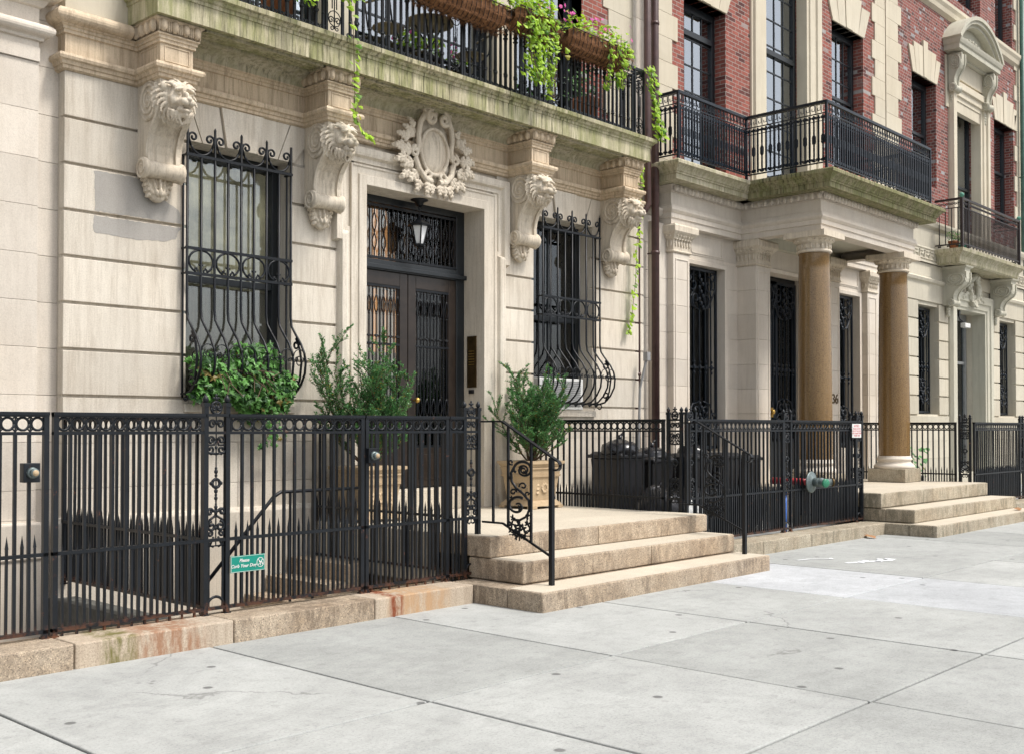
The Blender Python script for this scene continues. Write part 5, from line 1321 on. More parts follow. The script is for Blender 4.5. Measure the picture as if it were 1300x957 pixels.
for (a,b,c,d) in (w3[0],w3[2]):
    w=simple_window(H3,a,b,c,d,W3+.36,M['frame'],M['glassd'],fw=.06);ornate_grille(w,a+.04,b-.04,c+.03,d-.03,W3+.22,'window_grille',7)
dw=simple_window(H3,26.60,28.50,.5,4.48,W3+.45,plain('grey_door_frame',(.25,.26,.26),.5),M['glassd'],fw=.12,meet=3.25,sashname='door',curt=[(26.7,28.4,.6,4.3,M['shade'])],cols=2)
for x0 in (25.80,28.95):
    cm=console_mesh(.34,.55,0,-.95,None)
    i0=0;cm.v=[(v[0],v[1],v[2]) for v in cm.v]
    c=meshobj('corbel',cm.mesh('corbel',[M['creamgrey']]),(x0,W3,5.25),H3)
    mb=MB();mb.box(x0,x0+.34,W3-.52,W3,5.25,5.33);mb.sweep([(0,5.33),(.05,5.36),(.06,5.39),(0,5.395)],[(x0,W3),(x0,W3-.52),(x0+.34,W3-.52),(x0+.34,W3)]);mb.build('corbel_block',M['creamgrey'],c)
    mb=MB();i0=0
    for k in range(3): mb.ball((x0+.17,W3-.06,4.42-.07*k),(.09-.02*k,.05,.05),8,6)
    mb.build('leaf_drop',M['creamgrey'],c)
mb=MB();cx,cz,yy=27.50,5.0,W3-.10
rnd=random.Random(2)
for k in range(60):
    a=2*PI*k/60+rnd.uniform(-.05,.05);rr=rnd.uniform(.24,.36);mb.ball((cx+rr*math.cos(a),yy-rnd.uniform(0,.08),cz+1.2*rr*math.sin(a)),(.075,.04,.035),6,5,Matrix.Rotation(-a+rnd.uniform(.6,1.4),3,'Y'))
mb.tube([(cx+.29*math.cos(a),yy,cz+.35*math.sin(a)) for a in [2*PI*q/24 for q in range(25)]],.07,8)
for s in(-1,1):
    for k in range(6): mb.ball((cx+s*(.38+.06*k),yy,cz-.12-.02*k+.03*math.sin(k*2)),(.06,.04,.05),6,5)
mb.build('wreath',M['creamgrey'],H3,remesh=.014,smoothit=1)
# balcony 3
mb=MB();mb.sweep([(-.3,5.40),(-.06,5.40),(-.03,5.44),(-.02,5.50),(.0,5.56),(.05,5.62),(.09,5.66),(.10,5.73),(-.3,5.75)],[(25.30,W3),(25.30,2.35),(29.35,2.35),(29.35,W3)]);mb.box(25.3,29.35,2.6,W3+.1,5.42,5.74);mb.build('balcony_slab',M['moss3'],H3)
r3=[(25.36,W3),(25.36,2.33),(29.25,2.33),(29.25,W3)]
mb=MB()
for p,q in zip(r3,r3[1:]):
    mb.bar((p[0],p[1],6.88),(q[0],q[1],6.88),.05);mb.bar((p[0],p[1],6.68),(q[0],q[1],6.68),.02);mb.bar((p[0],p[1],5.84),(q[0],q[1],5.84),.03)
    rail_scroll_band(mb,(p[0],p[1],0),(q[0],q[1],0),6.70,6.85,.13);rail_scroll_band(mb,(p[0],p[1],0),(q[0],q[1],0),5.76,5.84,.2)
for x,y in r3[1:3]: mb.box(x-.03,x+.03,y-.03,y+.03,5.75,6.9)
for x in (25.75,): mb.box(x-.02,x+.02,2.31,2.35,5.75,6.88)
rl3=mb.build('balcony_railing',M['ironr'],H3)
mb=MB();mb.bar((0,0,0),(0,0,.85),.018);b3=[mb.mesh('baluster',[M['ironr']])]
balusters(rl3,b3,(25.45,2.33,5.83),(29.2,2.33,5.83),.085);balusters(rl3,b3,(25.36,2.42,5.83),(25.36,2.85,5.83),.13)
for x in (25.36,29.25):
    mb=MB();mb.ball((x,2.33,6.96),(.055,.055,.055),10,8);mb.lathe([(.03,6.89),(.03,6.92)],x,2.33,0,8);mb.build('finial',plain('verdigris',(.10,.30,.22),.7),rl3)
# upper brick
uw3=[(24.43,25.85,7.3,9.78),(27.05,28.65,5.8,9.66),(29.75,31.25,7.0,9.78)]
mb=MB();mb.panel(22.9,31.9,6.3,15,UW,UW+.4,uw3+[(26.9,28.8,12.2,15.0),(29.9,31.2,11.9,15)]);mb.build('brick_wall',M['brick3'],H3)
mb=MB();mb.box(22.9,31.9,UW+1,UW+6,5.0,15);mb.build('rear_wall',M['brick3'],H3)
mb=MB()
for k in range(22):
    z=6.42+.42*k;w_=0 if k%2 else .18
    mb.box(22.99,23.62+w_,UW-.035,UW+.2,z+.002,z+.418)
mb.cut()
for k in range(22):
    z=6.42+.42*k;w_=0 if k%2 else .18;mb.box(31.45-w_,32.0,UW-.035,UW+.2,z+.002,z+.418)
mb.build('quoin',M['cream'],H3,bevel=.004)
mb=MB();keystones(mb,24.43,25.85,9.78,.70,UW,7,.22);keystones(mb,29.75,31.25,9.78,.70,UW,7,.22);mb.build('keystone_lintel',M['cream'],H3,bevel=.004)
mb=MB();mb.sweep([(0,11.55),(.08,11.62),(.10,11.72),(.14,11.8),(.14,11.88),(0,11.9)],[(22.9,UW),(31.9,UW)]);mb.build('upper_string_course',M['cream'],H3)
for (a,b,c,d) in uw3: simple_window(H3,a,b,c,d,UW+.24,M['frame'],M['glassu'],fw=.10,meet=(8.55 if c>6 else 7.7),curt=[(a+.1,b-.1,c+.1,d-.1,M['curtainb'])])
for (a,b,c,d) in ((26.9,28.8,12.2,15.0),(29.9,31.2,11.9,15)): simple_window(H3,a,b,c,d,UW+.24,M['frame'],M['glassu'],fw=.10)
# pedimented surround
mb=MB()
mb.xzsweep([(-.006,UW+.2),(0,UW-.05),(.10,UW-.05),(.12,UW-.09),(.26,UW-.09),(.28,UW-.14),(.44,UW-.14),(.46,UW-.05),(.46,UW+.1)],[(27.05,5.75),(27.05,9.66),(28.65,9.66),(28.65,5.75)])
mb.box(26.70,28.90,UW-.08,UW+.1,10.20,10.66);mb.box(26.40,29.15,UW-.03,UW+.1,9.4,10.66)
mb.build('window_surround',M['cream'],H3,bevel=.005)
X0,X1=26.42,29.08
mb=MB();mb.sweep([(0,10.66),(.03,10.68),(.04,10.71),(.24,10.73),(.24,10.84),(.27,10.87),(.29,10.93),(.30,10.98),(0,10.99)],[(X0+.16,UW),(X0+.16,UW-.14),(X1-.16,UW-.14),(X1-.16,UW)])
mb.box(X0+.17,X1-.17,UW-.14,UW+.1,10.66,10.98)
cx=(X0+X1)/2;half=(X1-X0)/2+.14;rise=.74;Rr=(half**2+rise**2)/(2*rise);zc_=10.985+rise-Rr
def archpts(rad,n=22):
    am=math.asin(min(1,half/Rr));return [(cx+rad*math.sin(-am+2*am*k/n),zc_+rad*math.cos(-am+2*am*k/n)) for k in range(n+1)]
for ro,ri,yf in ((Rr+.05,Rr-.04,UW-.45),(Rr-.04,Rr-.12,UW-.41),(Rr-.12,Rr-.20,UW-.34)):
    mb.prism(archpts(ro)+archpts(ri)[::-1],yf,UW+.05,'y')
mb.prism([(cx-half+.2,10.985)]+archpts(Rr-.21)[2:-2]+[(cx+half-.2,10.985)],UW-.15,UW+.1,'y')
for q in range(7): mb.ball((cx-.6+.2*q,UW-.17,11.14+.10*math.cos((q-3)*.5)),(.09,.05,.06),8,6)
mb.build('pediment',M['creamgrey'],H3,bevel=.005)
for x0 in (26.50,28.70):
    c=meshobj('corbel',console_mesh(.30,.32,0,-1.10,None).mesh('corbel',[M['creamgrey']]),(x0,UW-.05,10.66),H3)
    mb=MB()
    for k in range(4): mb.ball((x0+.15,UW-.08,9.66-.07*k),(.09-.015*k,.04,.05),8,6)
    mb.build('leaf_drop',M['creamgrey'],c)
pipe('drainpipe',[(31.60,2.95,-.3),(31.60,2.95,15)],.075,M['green'],'dark green drainpipe at the right edge of the picture',(4.5,8.5))
# fourth house, closes the row
H4=thing('grey_stone_townhouse','plain grey stone town house beyond the green drainpipe','town house',(38,3,0))
mb=MB()
for k in range(36): mb.box(32.0,45,3.0,9,-1+.44*k+.01,-1+.44*(k+1)-.004)
mb.build('wall',M['far'],H4,bevel=.01)
# camera light over door 3
t=thing('security_camera','small white security camera under the lintel of the right edge door','security camera',(27.0,3.05,4.4))
mb=MB();mb.box(26.95,27.05,3.0,3.1,4.38,4.47);mb.tube([(27.0,3.05,4.40),(27.0,3.0,4.25),(27.05,2.95,4.2)],.02,6);mb.build('bracket',M['black'],t)
mb=MB();mb.box(26.98,27.32,2.86,2.98,4.05,4.16);mb.build('camera_housing',M['white'],t,bevel=.01)
# ================================================================ planters and shrubs
def leafquad(mb,p,d,n,L,Wd,fold=.25):
    d=d.normalized();s=d.cross(n)
    if s.length<1e-3: s=Vector((1,0,0))
    s.normalize();u=s.cross(d)
    a=p;b=p+d*L;m1=p+d*L*.5+s*Wd*.5+u*Wd*fold;m2=p+d*L*.5-s*Wd*.5+u*Wd*fold
    mb.add([a,m1,b,m2],[(0,1,2),(0,2,3)])
def potted(cx,cy,label,seed,spread,htop):
    rnd=random.Random(seed)
    t=thing('potted_shrub',label,'potted shrub',(cx,cy,.578),'potted shrubs on the landing')
    z=.58
    mb=MB()
    for sx in(-1,1):
        for sy in(-1,1): mb.box(cx+sx*.25-.045,cx+sx*.25+.045,cy+sy*.25-.045,cy+sy*.25+.045,z-.001,z+.035)
    mb.frustum(cx,cy,z+.03,z+.075,.285,.285,.265,.265);mb.frustum(cx,cy,z+.075,z+.10,.25,.25,.235,.235);mb.frustum(cx,cy,z+.10,z+.40,.215,.215,.255,.255)
    mb.frustum(cx,cy,z+.40,z+.425,.27,.27,.275,.275);mb.frustum(cx,cy,z+.425,z+.50,.262,.262,.272,.272);mb.frustum(cx,cy,z+.50,z+.52,.285,.285,.285,.285);mb.frustum(cx,cy,z+.52,z+.565,.275,.275,.30,.30);mb.frustum(cx,cy,z+.565,z+.60,.312,.312,.312,.312)
    # rosette swag relief
    for fx,fy in ((0,-1),(-1,0)):
        for k in range(9):
            a=2*PI*k/9;r=.05
            px=r*math.cos(a);pz=r*math.sin(a)
            if fx==0: mb.ball((cx+px,cy-.240,z+.26+pz),(.02,.014,.02),6,4)
            else: mb.ball((cx-.240,cy+px,z+.26+pz),(.014,.02,.02),6,4)
        for q in (-.13,.13):
            for k in range(3):
                if fx==0: mb.ball((cx+q,cy-.236,z+.20+.05*k),(.03,.012,.02),6,4)
                else: mb.ball((cx-.236,cy+q,z+.20+.05*k),(.012,.03,.02),6,4)
    mb.build('planter',M['tan'],t,bevel=.006)
    mb=MB();mb.box(cx-.27,cx+.27,cy-.27,cy+.27,z+.55,z+.595);mb.build('soil',M['soil'],t)
    st=MB();lf=MB();base=Vector((cx,cy,z+.58))
    def branch(p,d,L,r,lev):
        n=max(4,int(L/.05));pts=[p.copy()];q=p.copy();dd=d.copy()
        for i in range(n):
            dd=(dd+Vector((rnd.uniform(-.13,.13),rnd.uniform(-.13,.13),rnd.uniform(-.04,.12)))).normalized();q=q+dd*L/n;pts.append(q.copy())
            t_=i/n
            if lev<2 and t_>.12 and rnd.random()<(.85 if lev==0 else .6):
                an=rnd.uniform(0,2*PI);sd=(dd*rnd.uniform(.6,1.1)+Vector((math.cos(an),math.sin(an),rnd.uniform(-.1,.5)))*rnd.uniform(.5,.9)).normalized()
                branch(q,sd,L*(rnd.uniform(.22,.42) if lev==0 else .4)*(1.1-.5*t_),r*.55,lev+1)
            if t_>.15 or lev>0:
                for k in range(8 if lev==0 else 9):
                    an=rnd.uniform(0,2*PI);nn=Vector((math.cos(an),math.sin(an),rnd.uniform(-.3,.8))).normalized()
                    ld=(dd*.7+nn).normalized();leafquad(lf,q-dd*rnd.uniform(0,L/n)+nn*.004,ld,Vector((rnd.uniform(-.5,.5),rnd.uniform(-.5,.5),1)),rnd.uniform(.012,.038),rnd.uniform(.008,.020))
        st.tube(pts,lambda t:r*(1-.75*t),5)
    for (dx,dy,dz,L) in spread: branch(base+Vector((dx*.05,dy*.05,0)),Vector((dx,dy,dz)).normalized(),L,.010,0)
    st.build('stem',M['bark'],t);lf.build('foliage',M['holly'],t)
# directions: +x and -y read rightwards in the picture, -x and +y leftwards
L_=[(-.62,.30,1.05,1.40),(-.62,.3,.62,.95),(-.40,.1,1.0,1.05),(-.2,.2,1.1,1.1),(.03,0,1,1.32),(.12,-.15,1,1.15),(.28,-.22,1,1.05),(.42,-.28,.85,.95),(.6,-.35,.65,.85),(.5,.1,.6,.75),(-.3,-.4,.75,.7),(.1,-.6,.7,.7),(-.5,-.2,.5,.65),(.25,.4,.8,.7),(-.1,.4,.9,.85),(-.3,-.2,1,.85),(.0,-.3,1,.95),(.65,-.2,.45,.6),(-.12,-.1,1,1.0),(.2,.1,1,1.0)]
potted(7.78,2.35,'wide spreading potted shrub left of the front door, mostly behind the fence',3,L_,0)
R_=[(-.36,.22,1,1.10),(-.5,.3,.62,.85),(-.2,.1,1,1.08),(0,0,1,1.12),(.15,-.1,1,1.08),(.28,-.22,1,1.02),(.42,-.28,.8,.92),(.5,-.3,.6,.8),(.45,.0,.85,.85),(.3,.3,.7,.7),(-.3,-.3,.8,.8),(0,-.5,.8,.75),(.25,-.42,.6,.75),(-.45,-.1,.5,.65),(.55,-.2,.4,.62),(-.1,.4,.9,.8),(-.15,-.3,1,.9),(.1,-.2,1,.95),(-.28,-.1,.9,.85),(.35,.1,1,.9),(-.5,.15,.35,.55),(.15,-.5,.45,.6),(-.15,-.5,.4,.55),(.4,-.4,.35,.6),(-.35,-.3,.4,.55)]
potted(10.50,2.35,'bushy potted shrub in a full square pot right of the front door',9,R_,0)
# ---- ivy in the left window guard
t=thing('ivy_window_box','green ivy spilling from a window box inside the left bulging grille','window box',(6.42,2.7,1.98))
mb=MB();mb.box(5.9,6.98,2.66,2.86,1.965,2.15);mb.build('window_box',M['black'],t,bevel=.01)
rnd=random.Random(21);lf=MB()
def ivyleaf(mb,p,n,s,rot):
    n=n.normalized();a=n.orthogonal().normalized();b=n.cross(a);c,sn=math.cos(rot),math.sin(rot);u=a*c+b*sn;v=b*c-a*sn
    R_=[(0,-.35),(.45,-.45),(.32,-.08),(.55,.2),(.2,.2),(0,.65),(-.2,.2),(-.55,.2),(-.32,-.08),(-.45,-.45)]
    vs=[p+n*.12*s]+[p+u*x*s+v*y*s-n*abs(x)*.25*s for x,y in R_];mb.add(vs,[(0,1+k,1+(k+1)%10) for k in range(10)])
for k in range(1500):
    x=rnd.uniform(5.80,6.98);u=(x-6.40)/.60
    top=2.36+.12*math.sin(x*7)+.07*math.sin(x*17+1)-.22*max(0,u-.55)-.10*max(0,-u-.7)
    bot=1.80-.07*math.sin(x*5)-.10*max(0,1-abs(x-6.6)/.25)
    z=rnd.uniform(bot,top);bulge=max(0,1-((z-2.12)/.42)**2)
    y=2.76-.24*bulge*(1-.45*u*u)+rnd.uniform(-.05,.08)*1.2
    if rnd.random()<.25: y=rnd.uniform(2.5,2.8);z=top-rnd.uniform(0,.08)
    n=Vector((rnd.uniform(-.7,.7),-1+rnd.uniform(-.2,.6),rnd.uniform(-.1,.9)+.4*(z-2)))
    ivyleaf(lf,Vector((x,y,z)),n,rnd.uniform(.035,.095),rnd.uniform(0,6.3))
for k in range(70):   # hanging strand under the box
    z=rnd.uniform(1.38,1.86);x=6.66+.10*math.sin(z*9)+rnd.uniform(-.11,.11);ivyleaf(lf,Vector((x,2.62+rnd.uniform(-.05,.05),z)),Vector((rnd.uniform(-.5,.5),-1,rnd.uniform(0,.6))),rnd.uniform(.04,.07),rnd.uniform(0,6.3))
lf.build('foliage',M['ivy'],t)
mb=MB()
for k in range(14):
    x=rnd.uniform(5.95,6.9);mb.tube([(x,2.7,2.1),(x+rnd.uniform(-.1,.1),2.55,2.2),(x+rnd.uniform(-.15,.15),2.42,rnd.uniform(1.9,2.2))],.005,4)
mb.tube([(6.66,2.6,1.95),(6.7,2.6,1.7),(6.6,2.62,1.4)],.004,4);mb.build('stem',M['bark'],t)
# ---- coco baskets with flowers on balcony 1
def heartleaf(mb,p,n,s,rot):
    n=n.normalized();a=n.orthogonal().normalized();b=n.cross(a);c,sn=math.cos(rot),math.sin(rot);u=a*c+b*sn;v=b*c-a*sn
    R_=[(0,.35),(.3,.5),(.5,.2),(.3,-.2),(0,-.7),(-.3,-.2),(-.5,.2),(-.3,.5)]
    vs=[p+n*.08*s]+[p+u*x*s+v*y*s-n*abs(x)*.3*s for x,y in R_];mb.add(vs,[(0,1+k,1+(k+1)%8) for k in range(8)])
def basket(x0,x1,label,seed,falls,flowers,height=.28):
    rnd=random.Random(seed);yf=2.20;zt=6.86-(.10 if seed==1 else 0)
    t=thing('hanging_flower_basket',label,'flower basket',((x0+x1)/2,yf,zt-.25),'coconut fibre flower baskets on the balcony railing')
    mb=MB();n=28;prof=[(-.16,0),(-.155,-.10),(-.12,-.19),(-.05,-.245),(.05,-.25),(.11,-.20),(.14,-.10),(.15,0)]
    vs=[];
    for i in range(n+1):
        s=i/n;x=x0+(x1-x0)*s;e=min(1,.6+3*min(s,1-s)**.7);
        for d,z in prof: vs.append((x+rnd.uniform(-.006,.006),yf+d*e*(1+.09*math.sin(i*2.2))+rnd.uniform(-.016,.016),zt+z*(e)+rnd.uniform(-.016,.016)+(.02*math.sin(i*1.3) if z==0 else 0)))
    k=len(prof);fs=[(i*k+j,i*k+j+1,(i+1)*k+j+1,(i+1)*k+j) for i in range(n) for j in range(k-1)]+[tuple(range(k)),tuple(range(n*k+k-1,n*k-1,-1))]
    mb.add(vs,fs,True)
    for q in range(int(3200*(x1-x0))):   # loose fibres
        x=rnd.uniform(x0,x1);d,z=rnd.choice(prof);p=Vector((x,yf+d*1.0,zt+z+rnd.uniform(-.02,.02)));dr=Vector((rnd.uniform(-1,1),d*4,z*3+rnd.uniform(-.6,.6))).normalized()*rnd.uniform(.03,.075)
        w_=Vector((.0022,0,.0022));mb.add([p-w_,p+w_,p+dr],[(0,1,2)])
    mb.build('coco_liner',M['coco'],t)
    mb=MB()
    m=int((x1-x0)/.075)
    for i in range(m+1):
        x=x0+(x1-x0)*i/m;mb.tube([(x,yf+d*1.08,zt+z*1.04) for d,z in prof],.004,4)
    mb.tube([(x0,yf-.17,zt+.01),(x1,yf-.17,zt+.01)],.008,5);mb.tube([(x0,yf+.155,zt+.01),(x1,yf+.155,zt+.01)],.008,5)
    mb.build('wire_frame',M['iron2'],t)
    lf=MB();st=MB()
    for q in range(420):
        x=rnd.uniform(x0+.03,x1-.03);h=rnd.random()**1.6*height;p=Vector((x+rnd.uniform(-.05,.05),yf+rnd.uniform(-.15,.15),zt+h));heartleaf(lf,p,Vector((rnd.uniform(-.7,.7),rnd.uniform(-1,.3),.8)),rnd.uniform(.035,.07),rnd.uniform(0,6.3))
    for (fx,fw,fl,cnt) in falls:
        for q in range(cnt):
            s=rnd.random()**.75;w_=fw*(1-.55*s)
            p=Vector((fx+rnd.gauss(0,.42)*w_,yf-.19-.05*math.sin(s*5)+rnd.uniform(-.06,.05),zt+.06-s*fl));heartleaf(lf,p,Vector((rnd.uniform(-.9,.9),-1,rnd.uniform(-.2,1.2))),rnd.uniform(.028,.078),rnd.uniform(-.8,.8))
        for q in range(5):
            xx=fx+rnd.uniform(-.5,.5)*fw;st.tube([(xx,yf-.1,zt+.02),(xx,yf-.2,zt-.03),(xx+rnd.uniform(-.04,.04),yf-.2,zt-.5*fl),(fx+rnd.uniform(-.2,.2)*fw,yf-.2,zt-.92*fl)],.003,4)
    for q in range(26):
        x=rnd.uniform(x0,x1);st.tube([(x,yf,zt),(x+rnd.uniform(-.06,.06),yf+rnd.uniform(-.1,.1),zt+rnd.uniform(.1,height))],.003,4)
    lf.build('foliage',M['limeleaf'],t);st.build('stem',M['bark'],t)
    fm=MB()
    for q in range(flowers):
        c=Vector((rnd.uniform(x0,x1),yf+rnd.uniform(-.18,.1),zt+rnd.uniform(.12,height+.10)))
        n=Vector((rnd.uniform(-.5,.5),-1,rnd.uniform(0,.8))).normalized();a=n.orthogonal().normalized();b=n.cross(a);r=rnd.uniform(.022,.034)
        pts=[c]+[c+(a*math.cos(2*PI*k/10)+b*math.sin(2*PI*k/10))*r*(1 if k%2 else .75)-n*.006*(k%2) for k in range(10)]
        fm.add(pts,[(0,1+k,1+(k+1)%10) for k in range(10)])
    if flowers: fm.build('flower',M['petal'],t)
    return t
basket(8.35,9.78,'largest coconut fibre basket, at the top centre of the picture',1,[],0,.10)
basket(9.95,10.75,'flower basket with the long wide cascade of lime leaves, left of the right hand basket',2,[(10.30,.55,.95,430),(10.55,.13,1.12,70),(10.12,.10,.75,40)],26,.30)
basket(10.98,12.30,'flower basket with pink blooms and visible coconut fibre at the right of the balcony',3,[(12.02,.25,.62,120),(11.75,.12,.7,50)],30,.30)
basket(6.70,7.50,'leafy lime green basket cropped by the top edge of the picture',4,[(7.20,.5,.75,260),(6.72,.22,.95,90)],0,.2)
def vine(name,label,pts,seed,cnt,s0,s1,spread):
    rnd=random.Random(seed);t=thing(name,label,'vine',pts[0],'hanging lime green vines')
    mb=MB();mb.tube(pts,.004,5);mb.build('stem',M['bark'],t);lf=MB();P=[Vector(p) for p in pts]
    for q in range(cnt):
        s=(q+rnd.random())/cnt*(len(P)-1);i=min(len(P)-2,int(s));p=P[i].lerp(P[i+1],s-i)
        heartleaf(lf,p+Vector((rnd.uniform(-1,1)*spread,rnd.uniform(-1,.3)*spread,rnd.uniform(-.02,.02))),Vector((rnd.uniform(-.6,.6),-1,rnd.uniform(.2,1))),rnd.uniform(s0,s1),rnd.uniform(-1,1))
    lf.build('foliage',M['limeleaf'],t)
vine('hanging_vine','thin vine hanging over the balcony edge onto the second lion corbel',[(7.42,2.28,6.4),(7.43,2.18,5.9),(7.42,2.16,5.6),(7.44,2.17,5.3),(7.40,2.12,5.08),(7.42,2.10,4.9),(7.55,2.12,4.75),(7.68,2.16,4.76)],5,46,.05,.085,.05)
vine('hanging_vine','long thick vine hanging off the right end of the balcony beside the drainpipe',[(13.05,2.30,6.9),(13.08,2.24,6.5),(13.12,2.22,6.1),(13.24,2.22,5.85)],6,150,.05,.09,.09)
vine('hanging_vine','thin leafy strand hanging down the wall left of the elbowed drainpipe',[(13.10,2.5,5.85),(13.30,2.62,5.5),(13.36,2.70,5.0),(13.38,2.76,4.4),(13.36,2.78,3.8),(13.30,2.80,3.3),(13.20,2.80,3.0)],7,85,.045,.085,.045)
# ---- things on balcony 1
def bistro_table(x,y,label):
    t=thing('bistro_table',label,'table',(x,y,5.85),'bistro tables on the balcony');mb=MB();mb.lathe([(.30,6.55),(.30,6.575),(.29,6.58)],x,y,0,24);mb.build('table_top',M['woodseat'],t)
    for a in (.6,2.2,3.7,5.3): mb=MB();mb.tube([(x+.22*math.cos(a),y+.22*math.sin(a),5.85),(x-.18*math.cos(a),y-.18*math.sin(a),6.55)],.010,6);mb.build('leg',M['iron2'],t)
bistro_table(9.05,2.72,'small round bistro table on the balcony behind the largest basket')
def folding_chair(x,y,rz,label):
    t=thing('folding_chair',label,'chair',(x,y,5.85),'folding chairs on the balcony');c,s=math.cos(rz),math.sin(rz)
    P=lambda a,b,z:(x+a*c-b*s,y+a*s+b*c,5.85+z)
    mb=MB();mb.lathe([(.19,.44),(.19,.46)],x,y,5.85,18);mb.build('seat',M['woodseat'],t)
    for sd in(-.18,.18):
        mb=MB();mb.tube([P(-.2,sd,0),P(.18,sd,.46),P(.22,sd,.5)],.010,6);mb.build('leg',M['iron2'],t)
        mb=MB();mb.tube([P(.2,sd,0),P(-.16,sd,.46),P(-.24,sd,.85)],.010,6);mb.build('leg',M['iron2'],t)
    mb=MB();mb.tube([P(-.24,-.18,.85),P(-.26,0,.88),P(-.24,.18,.85)],.02,6);mb.tube([P(-.21,-.18,.72),P(-.21,.18,.72)],.015,6);mb.build('backrest',M['woodseat'],t)
folding_chair(8.35,2.68,.2,'left folding chair beside the bistro table on the balcony');folding_chair(9.70,2.66,2.9,'right folding chair beside the bistro table on the balcony')
def flowerpot(x,y,z,r,h,label,mat,leaf,cat='flower pot'):
    t=thing('flower_pot',label,cat,(x,y,z));mb=MB();mb.lathe([(r*.7,0),(r*.95,h*.8),(r*1.05,h*.8),(r*1.05,h),(r*.9,h),(r*.85,h*.9),(.01,h*.88)],x,y,z,16);mb.build('pot',mat,t)
    if leaf:
        rnd=random.Random(int(x*100));lf=MB()
        for q in range(90): a=rnd.uniform(0,6.28);rr=rnd.random()**.5*r*1.5;heartleaf(lf,Vector((x+rr*math.cos(a),y+rr*math.sin(a),z+h+rnd.random()*r*2)),Vector((rnd.uniform(-1,1),-1,1)),r*.35,rnd.uniform(0,6))
        lf.build('foliage',leaf,t)
flowerpot(12.05,2.70,5.85,.20,.42,'large brick red pot on the right part of the balcony',M['terra'],M['ivy'])
flowerpot(6.78,2.66,5.85,.20,.50,'brick red pot on the left part of the balcony behind the railing',M['terra'],M['limeleaf'])
flowerpot(25.62,2.62,5.75,.12,.20,'orange pot in the left corner of the far right balcony',M['terra'],M['ivy'])
flowerpot(25.95,2.55,5.75,.16,.14,'low turquoise bowl beside the orange pot on the far right balcony',plain('turquoise_glaze',(.03,.30,.26),.4),None,'bowl')
t=thing('air_conditioner','white box on the balcony corner at the right end of the portico','air conditioner',(20.6,2.2,5.73))
mb=MB();mb.box(20.28,20.62,1.35,1.75,5.74,6.18);mb.build('casing',M['white'],t,bevel=.01)
mb=MB()
for k in range(8): mb.box(20.31,20.59,1.342,1.35,5.79+.045*k,5.81+.045*k)
mb.build('louvres',M['leadgrey'],t)
# ---- garbage bins behind the right fence
def bin_(x,y,label,seed,bags=True,h=1.05,w_=.33):
    rnd=random.Random(seed);z=.08
    t=thing('garbage_bin',label,'garbage bin',(x,y,z),'black garbage bins behind the fence')
    mb=MB();mb.frustum(x,y,z+.06,z+h,w_*.72,w_*.66,w_*.96,w_*.9);mb.build('bin_body',M['black'],t,bevel=.02)
    mb=MB();mb.frustum(x,y,z+h,z+h+.05,w_*1.05,w_,w_*1.05,w_);mb.frustum(x,y,z+h+.05,z+h+.09,w_*1.0,w_*.95,w_*.8,w_*.8);mb.bar((x-w_*.8,y+w_,z+h+.02),(x+w_*.8,y+w_,z+h+.02),.03);mb.build('lid',M['black'],t,bevel=.012)
    for s in(-1,1):
        mb=MB();i0=0;mb.lathe([(.10,-.03),(.11,-.02),(.11,.02),(.10,.03)],0,0,0,14);mb.v=[(x+s*w_*.75+v[2],y+w_*.6+v[0],z+.11+v[1]) for v in mb.v];mb.build('wheel',M['black'],t)
def bag(x,y,z,r,label,seed,h=1.0,mat=None):
    rnd=random.Random(seed);mb=MB();n,m=26,18;vs=[]
    for i in range(m+1):
        tt=PI*i/m
        for k in range(n):
            a=2*PI*k/n;q=Vector((math.sin(tt)*math.cos(a),math.sin(tt)*math.sin(a),math.cos(tt)))
            f=1+.16*mnoise.noise(q*2.2+Vector((seed,0,0)))+.06*mnoise.noise(q*6+Vector((0,seed,0)))+.035*math.sin(a*9+seed)*abs(q.z)
            vs.append((x+q.x*r*f,y+q.y*r*f,z+r*h+q.z*r*h*f*(1 if q.z>0 else .95)))
    mb.add(vs,[(i*n+k,(i+1)*n+k,(i+1)*n+(k+1)%n,i*n+(k+1)%n) for i in range(m) for k in range(n)],True)
    mb.tube([(x,y,z+2*r*h*.97),(x+.02,y,z+2*r*h+.06)],.03,6);mb.tube([(x+.02,y,z+2*r*h+.05),(x+.07,y-.02,z+2*r*h+.1)],.02,5)
    tag(mb.build('garbage_bag',mat or M['bag'],loc=(x,y,z)),label,'garbage bag','garbage bags behind the fence')
bin_(12.35,2.35,'black lidded bin nearest the landing, beside the return fence',1,w_=.30,h=1.10)
bin_(13.12,2.35,'second black lidded bin from the landing',2,w_=.28,h=1.02)
bin_(13.90,2.2,'third black lidded bin from the landing, behind the ornate post',3,w_=.30,h=1.05)
bin_(14.68,2.2,'black lidded bin behind the red pipe of the hose inlet',4,w_=.30,h=1.05)
bin_(15.45,2.25,'last black lidded bin, nearest the far stoop',5,w_=.28,h=1.0)
bag(12.25,1.55,.08,.36,'full black garbage bag in front of the bin nearest the landing',2)
bag(12.95,1.50,.08,.34,'full black garbage bag in front of the second bin',3)
bag(13.55,1.40,.08,.32,'black garbage bag between the third bin and the fence',5)
bag(12.60,1.30,.08,.24,'small pale plastic bag between two black garbage bags',7,mat=plain('pale_grey_bag',(.55,.56,.55),.3,bumpy=1,bscale=14))
bag(14.3,1.45,.08,.30,'black garbage bag under the red pipe',8)
flowerpot(22.0,2.2,.08,.28,.55,'dark bush in a pot behind the far right fence',M['black'],M['holly'])
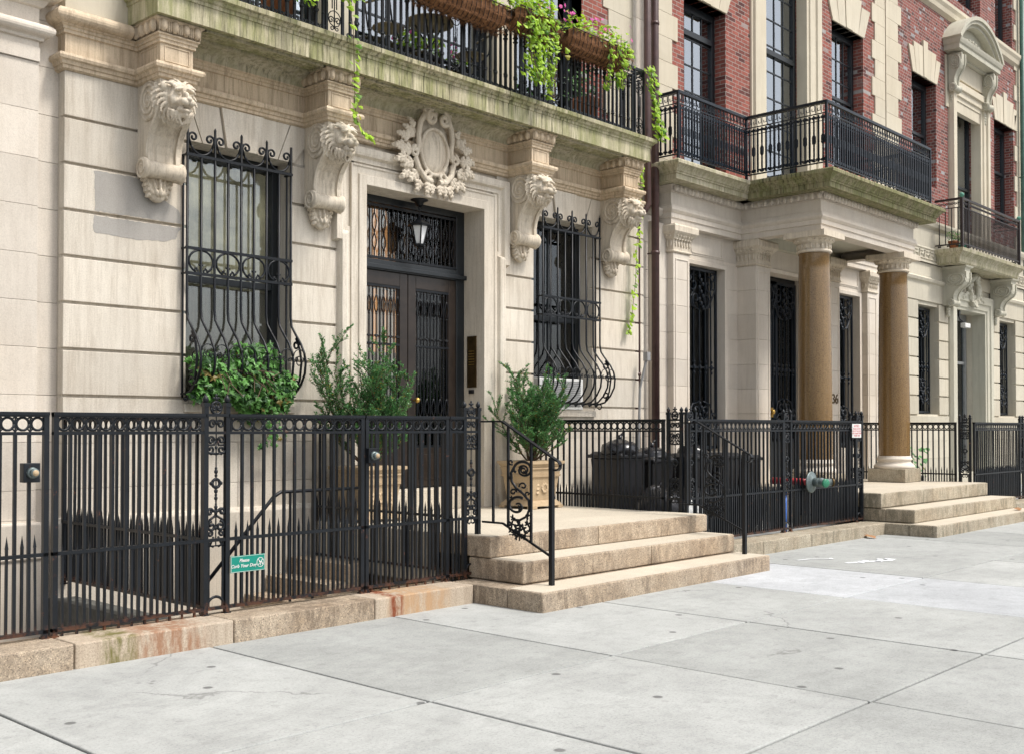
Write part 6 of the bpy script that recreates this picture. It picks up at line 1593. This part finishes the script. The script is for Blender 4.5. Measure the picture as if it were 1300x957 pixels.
for (x,y,z,r,lab,s) in ((12.30,2.28,1.14,.27,'black bag bulging over the lid of the bin nearest the landing',12),(13.10,2.30,1.06,.24,'black bag heaped on the second bin',13),(13.95,2.15,1.09,.24,'black bag heaped on the third bin',14)): bag(x,y,z,r,lab,s,.55)
# ================================================================ light, sky, camera
world=bpy.data.worlds.new('World');sc.world=world;world.use_nodes=True;nt=world.node_tree;nt.nodes.clear()
SE,SAZ=math.radians(58),math.radians(158)
sky=nt.nodes.new('ShaderNodeTexSky');sky.sky_type='NISHITA';sky.sun_disc=False;sky.sun_elevation=SE;sky.sun_rotation=SAZ
sky.altitude=0;sky.air_density=1.0;sky.dust_density=3.5;sky.ozone_density=.6
hs=nt.nodes.new('ShaderNodeHueSaturation');hs.inputs['Saturation'].default_value=.30
bg=nt.nodes.new('ShaderNodeBackground');bg.inputs[1].default_value=.108;out=nt.nodes.new('ShaderNodeOutputWorld')
nt.links.new(sky.outputs[0],hs.inputs['Color']);nt.links.new(hs.outputs[0],bg.inputs[0]);nt.links.new(bg.outputs[0],out.inputs[0])
ld=bpy.data.lights.new('sun','SUN');ld.energy=1.5;ld.angle=math.radians(10);ld.color=(1,.95,.88)
lo=bpy.data.objects.new('sun',ld);COL.objects.link(lo)
# Nishita: rotation 0 puts the sun at +Y, increasing clockwise seen from above
sd=Vector((math.sin(SAZ)*math.cos(SE),math.cos(SAZ)*math.cos(SE),math.sin(SE)))
sd=Vector((-sd.x,sd.y,sd.z)) if False else sd
lo.rotation_euler=sd.to_track_quat('Z','Y').to_euler();lo.location=(5,-8,15)
cam=bpy.data.cameras.new('camera');co=bpy.data.objects.new('camera',cam);COL.objects.link(co);sc.camera=co
F,YH,PX=1381.0,543.0,650.0
pitch=math.radians(1.0);yaw=math.radians(42.83)
cam.sensor_width=36;cam.sensor_fit='HORIZONTAL';cam.lens=F/1300*36
PYc=YH-F*math.tan(pitch)
cam.shift_x=0;cam.shift_y=(PYc-957/2)/1300
cam.clip_start=.05;cam.clip_end=500
co.location=(0,-7.05,1.6)
f=Vector((math.cos(yaw)*math.cos(pitch),math.sin(yaw)*math.cos(pitch),math.sin(pitch)))
co.rotation_euler=f.to_track_quat('-Z','Y').to_euler()
sc.view_settings.view_transform='Standard';sc.view_settings.look='None';sc.view_settings.exposure=1.0;sc.view_settings.gamma=1
sc.view_settings.use_curve_mapping=False
sc.cycles.max_bounces=8;sc.cycles.diffuse_bounces=3;sc.cycles.glossy_bounces=3;sc.cycles.transparent_max_bounces=10;sc.cycles.use_denoising=True
sc.cycles.sample_clamp_indirect=4
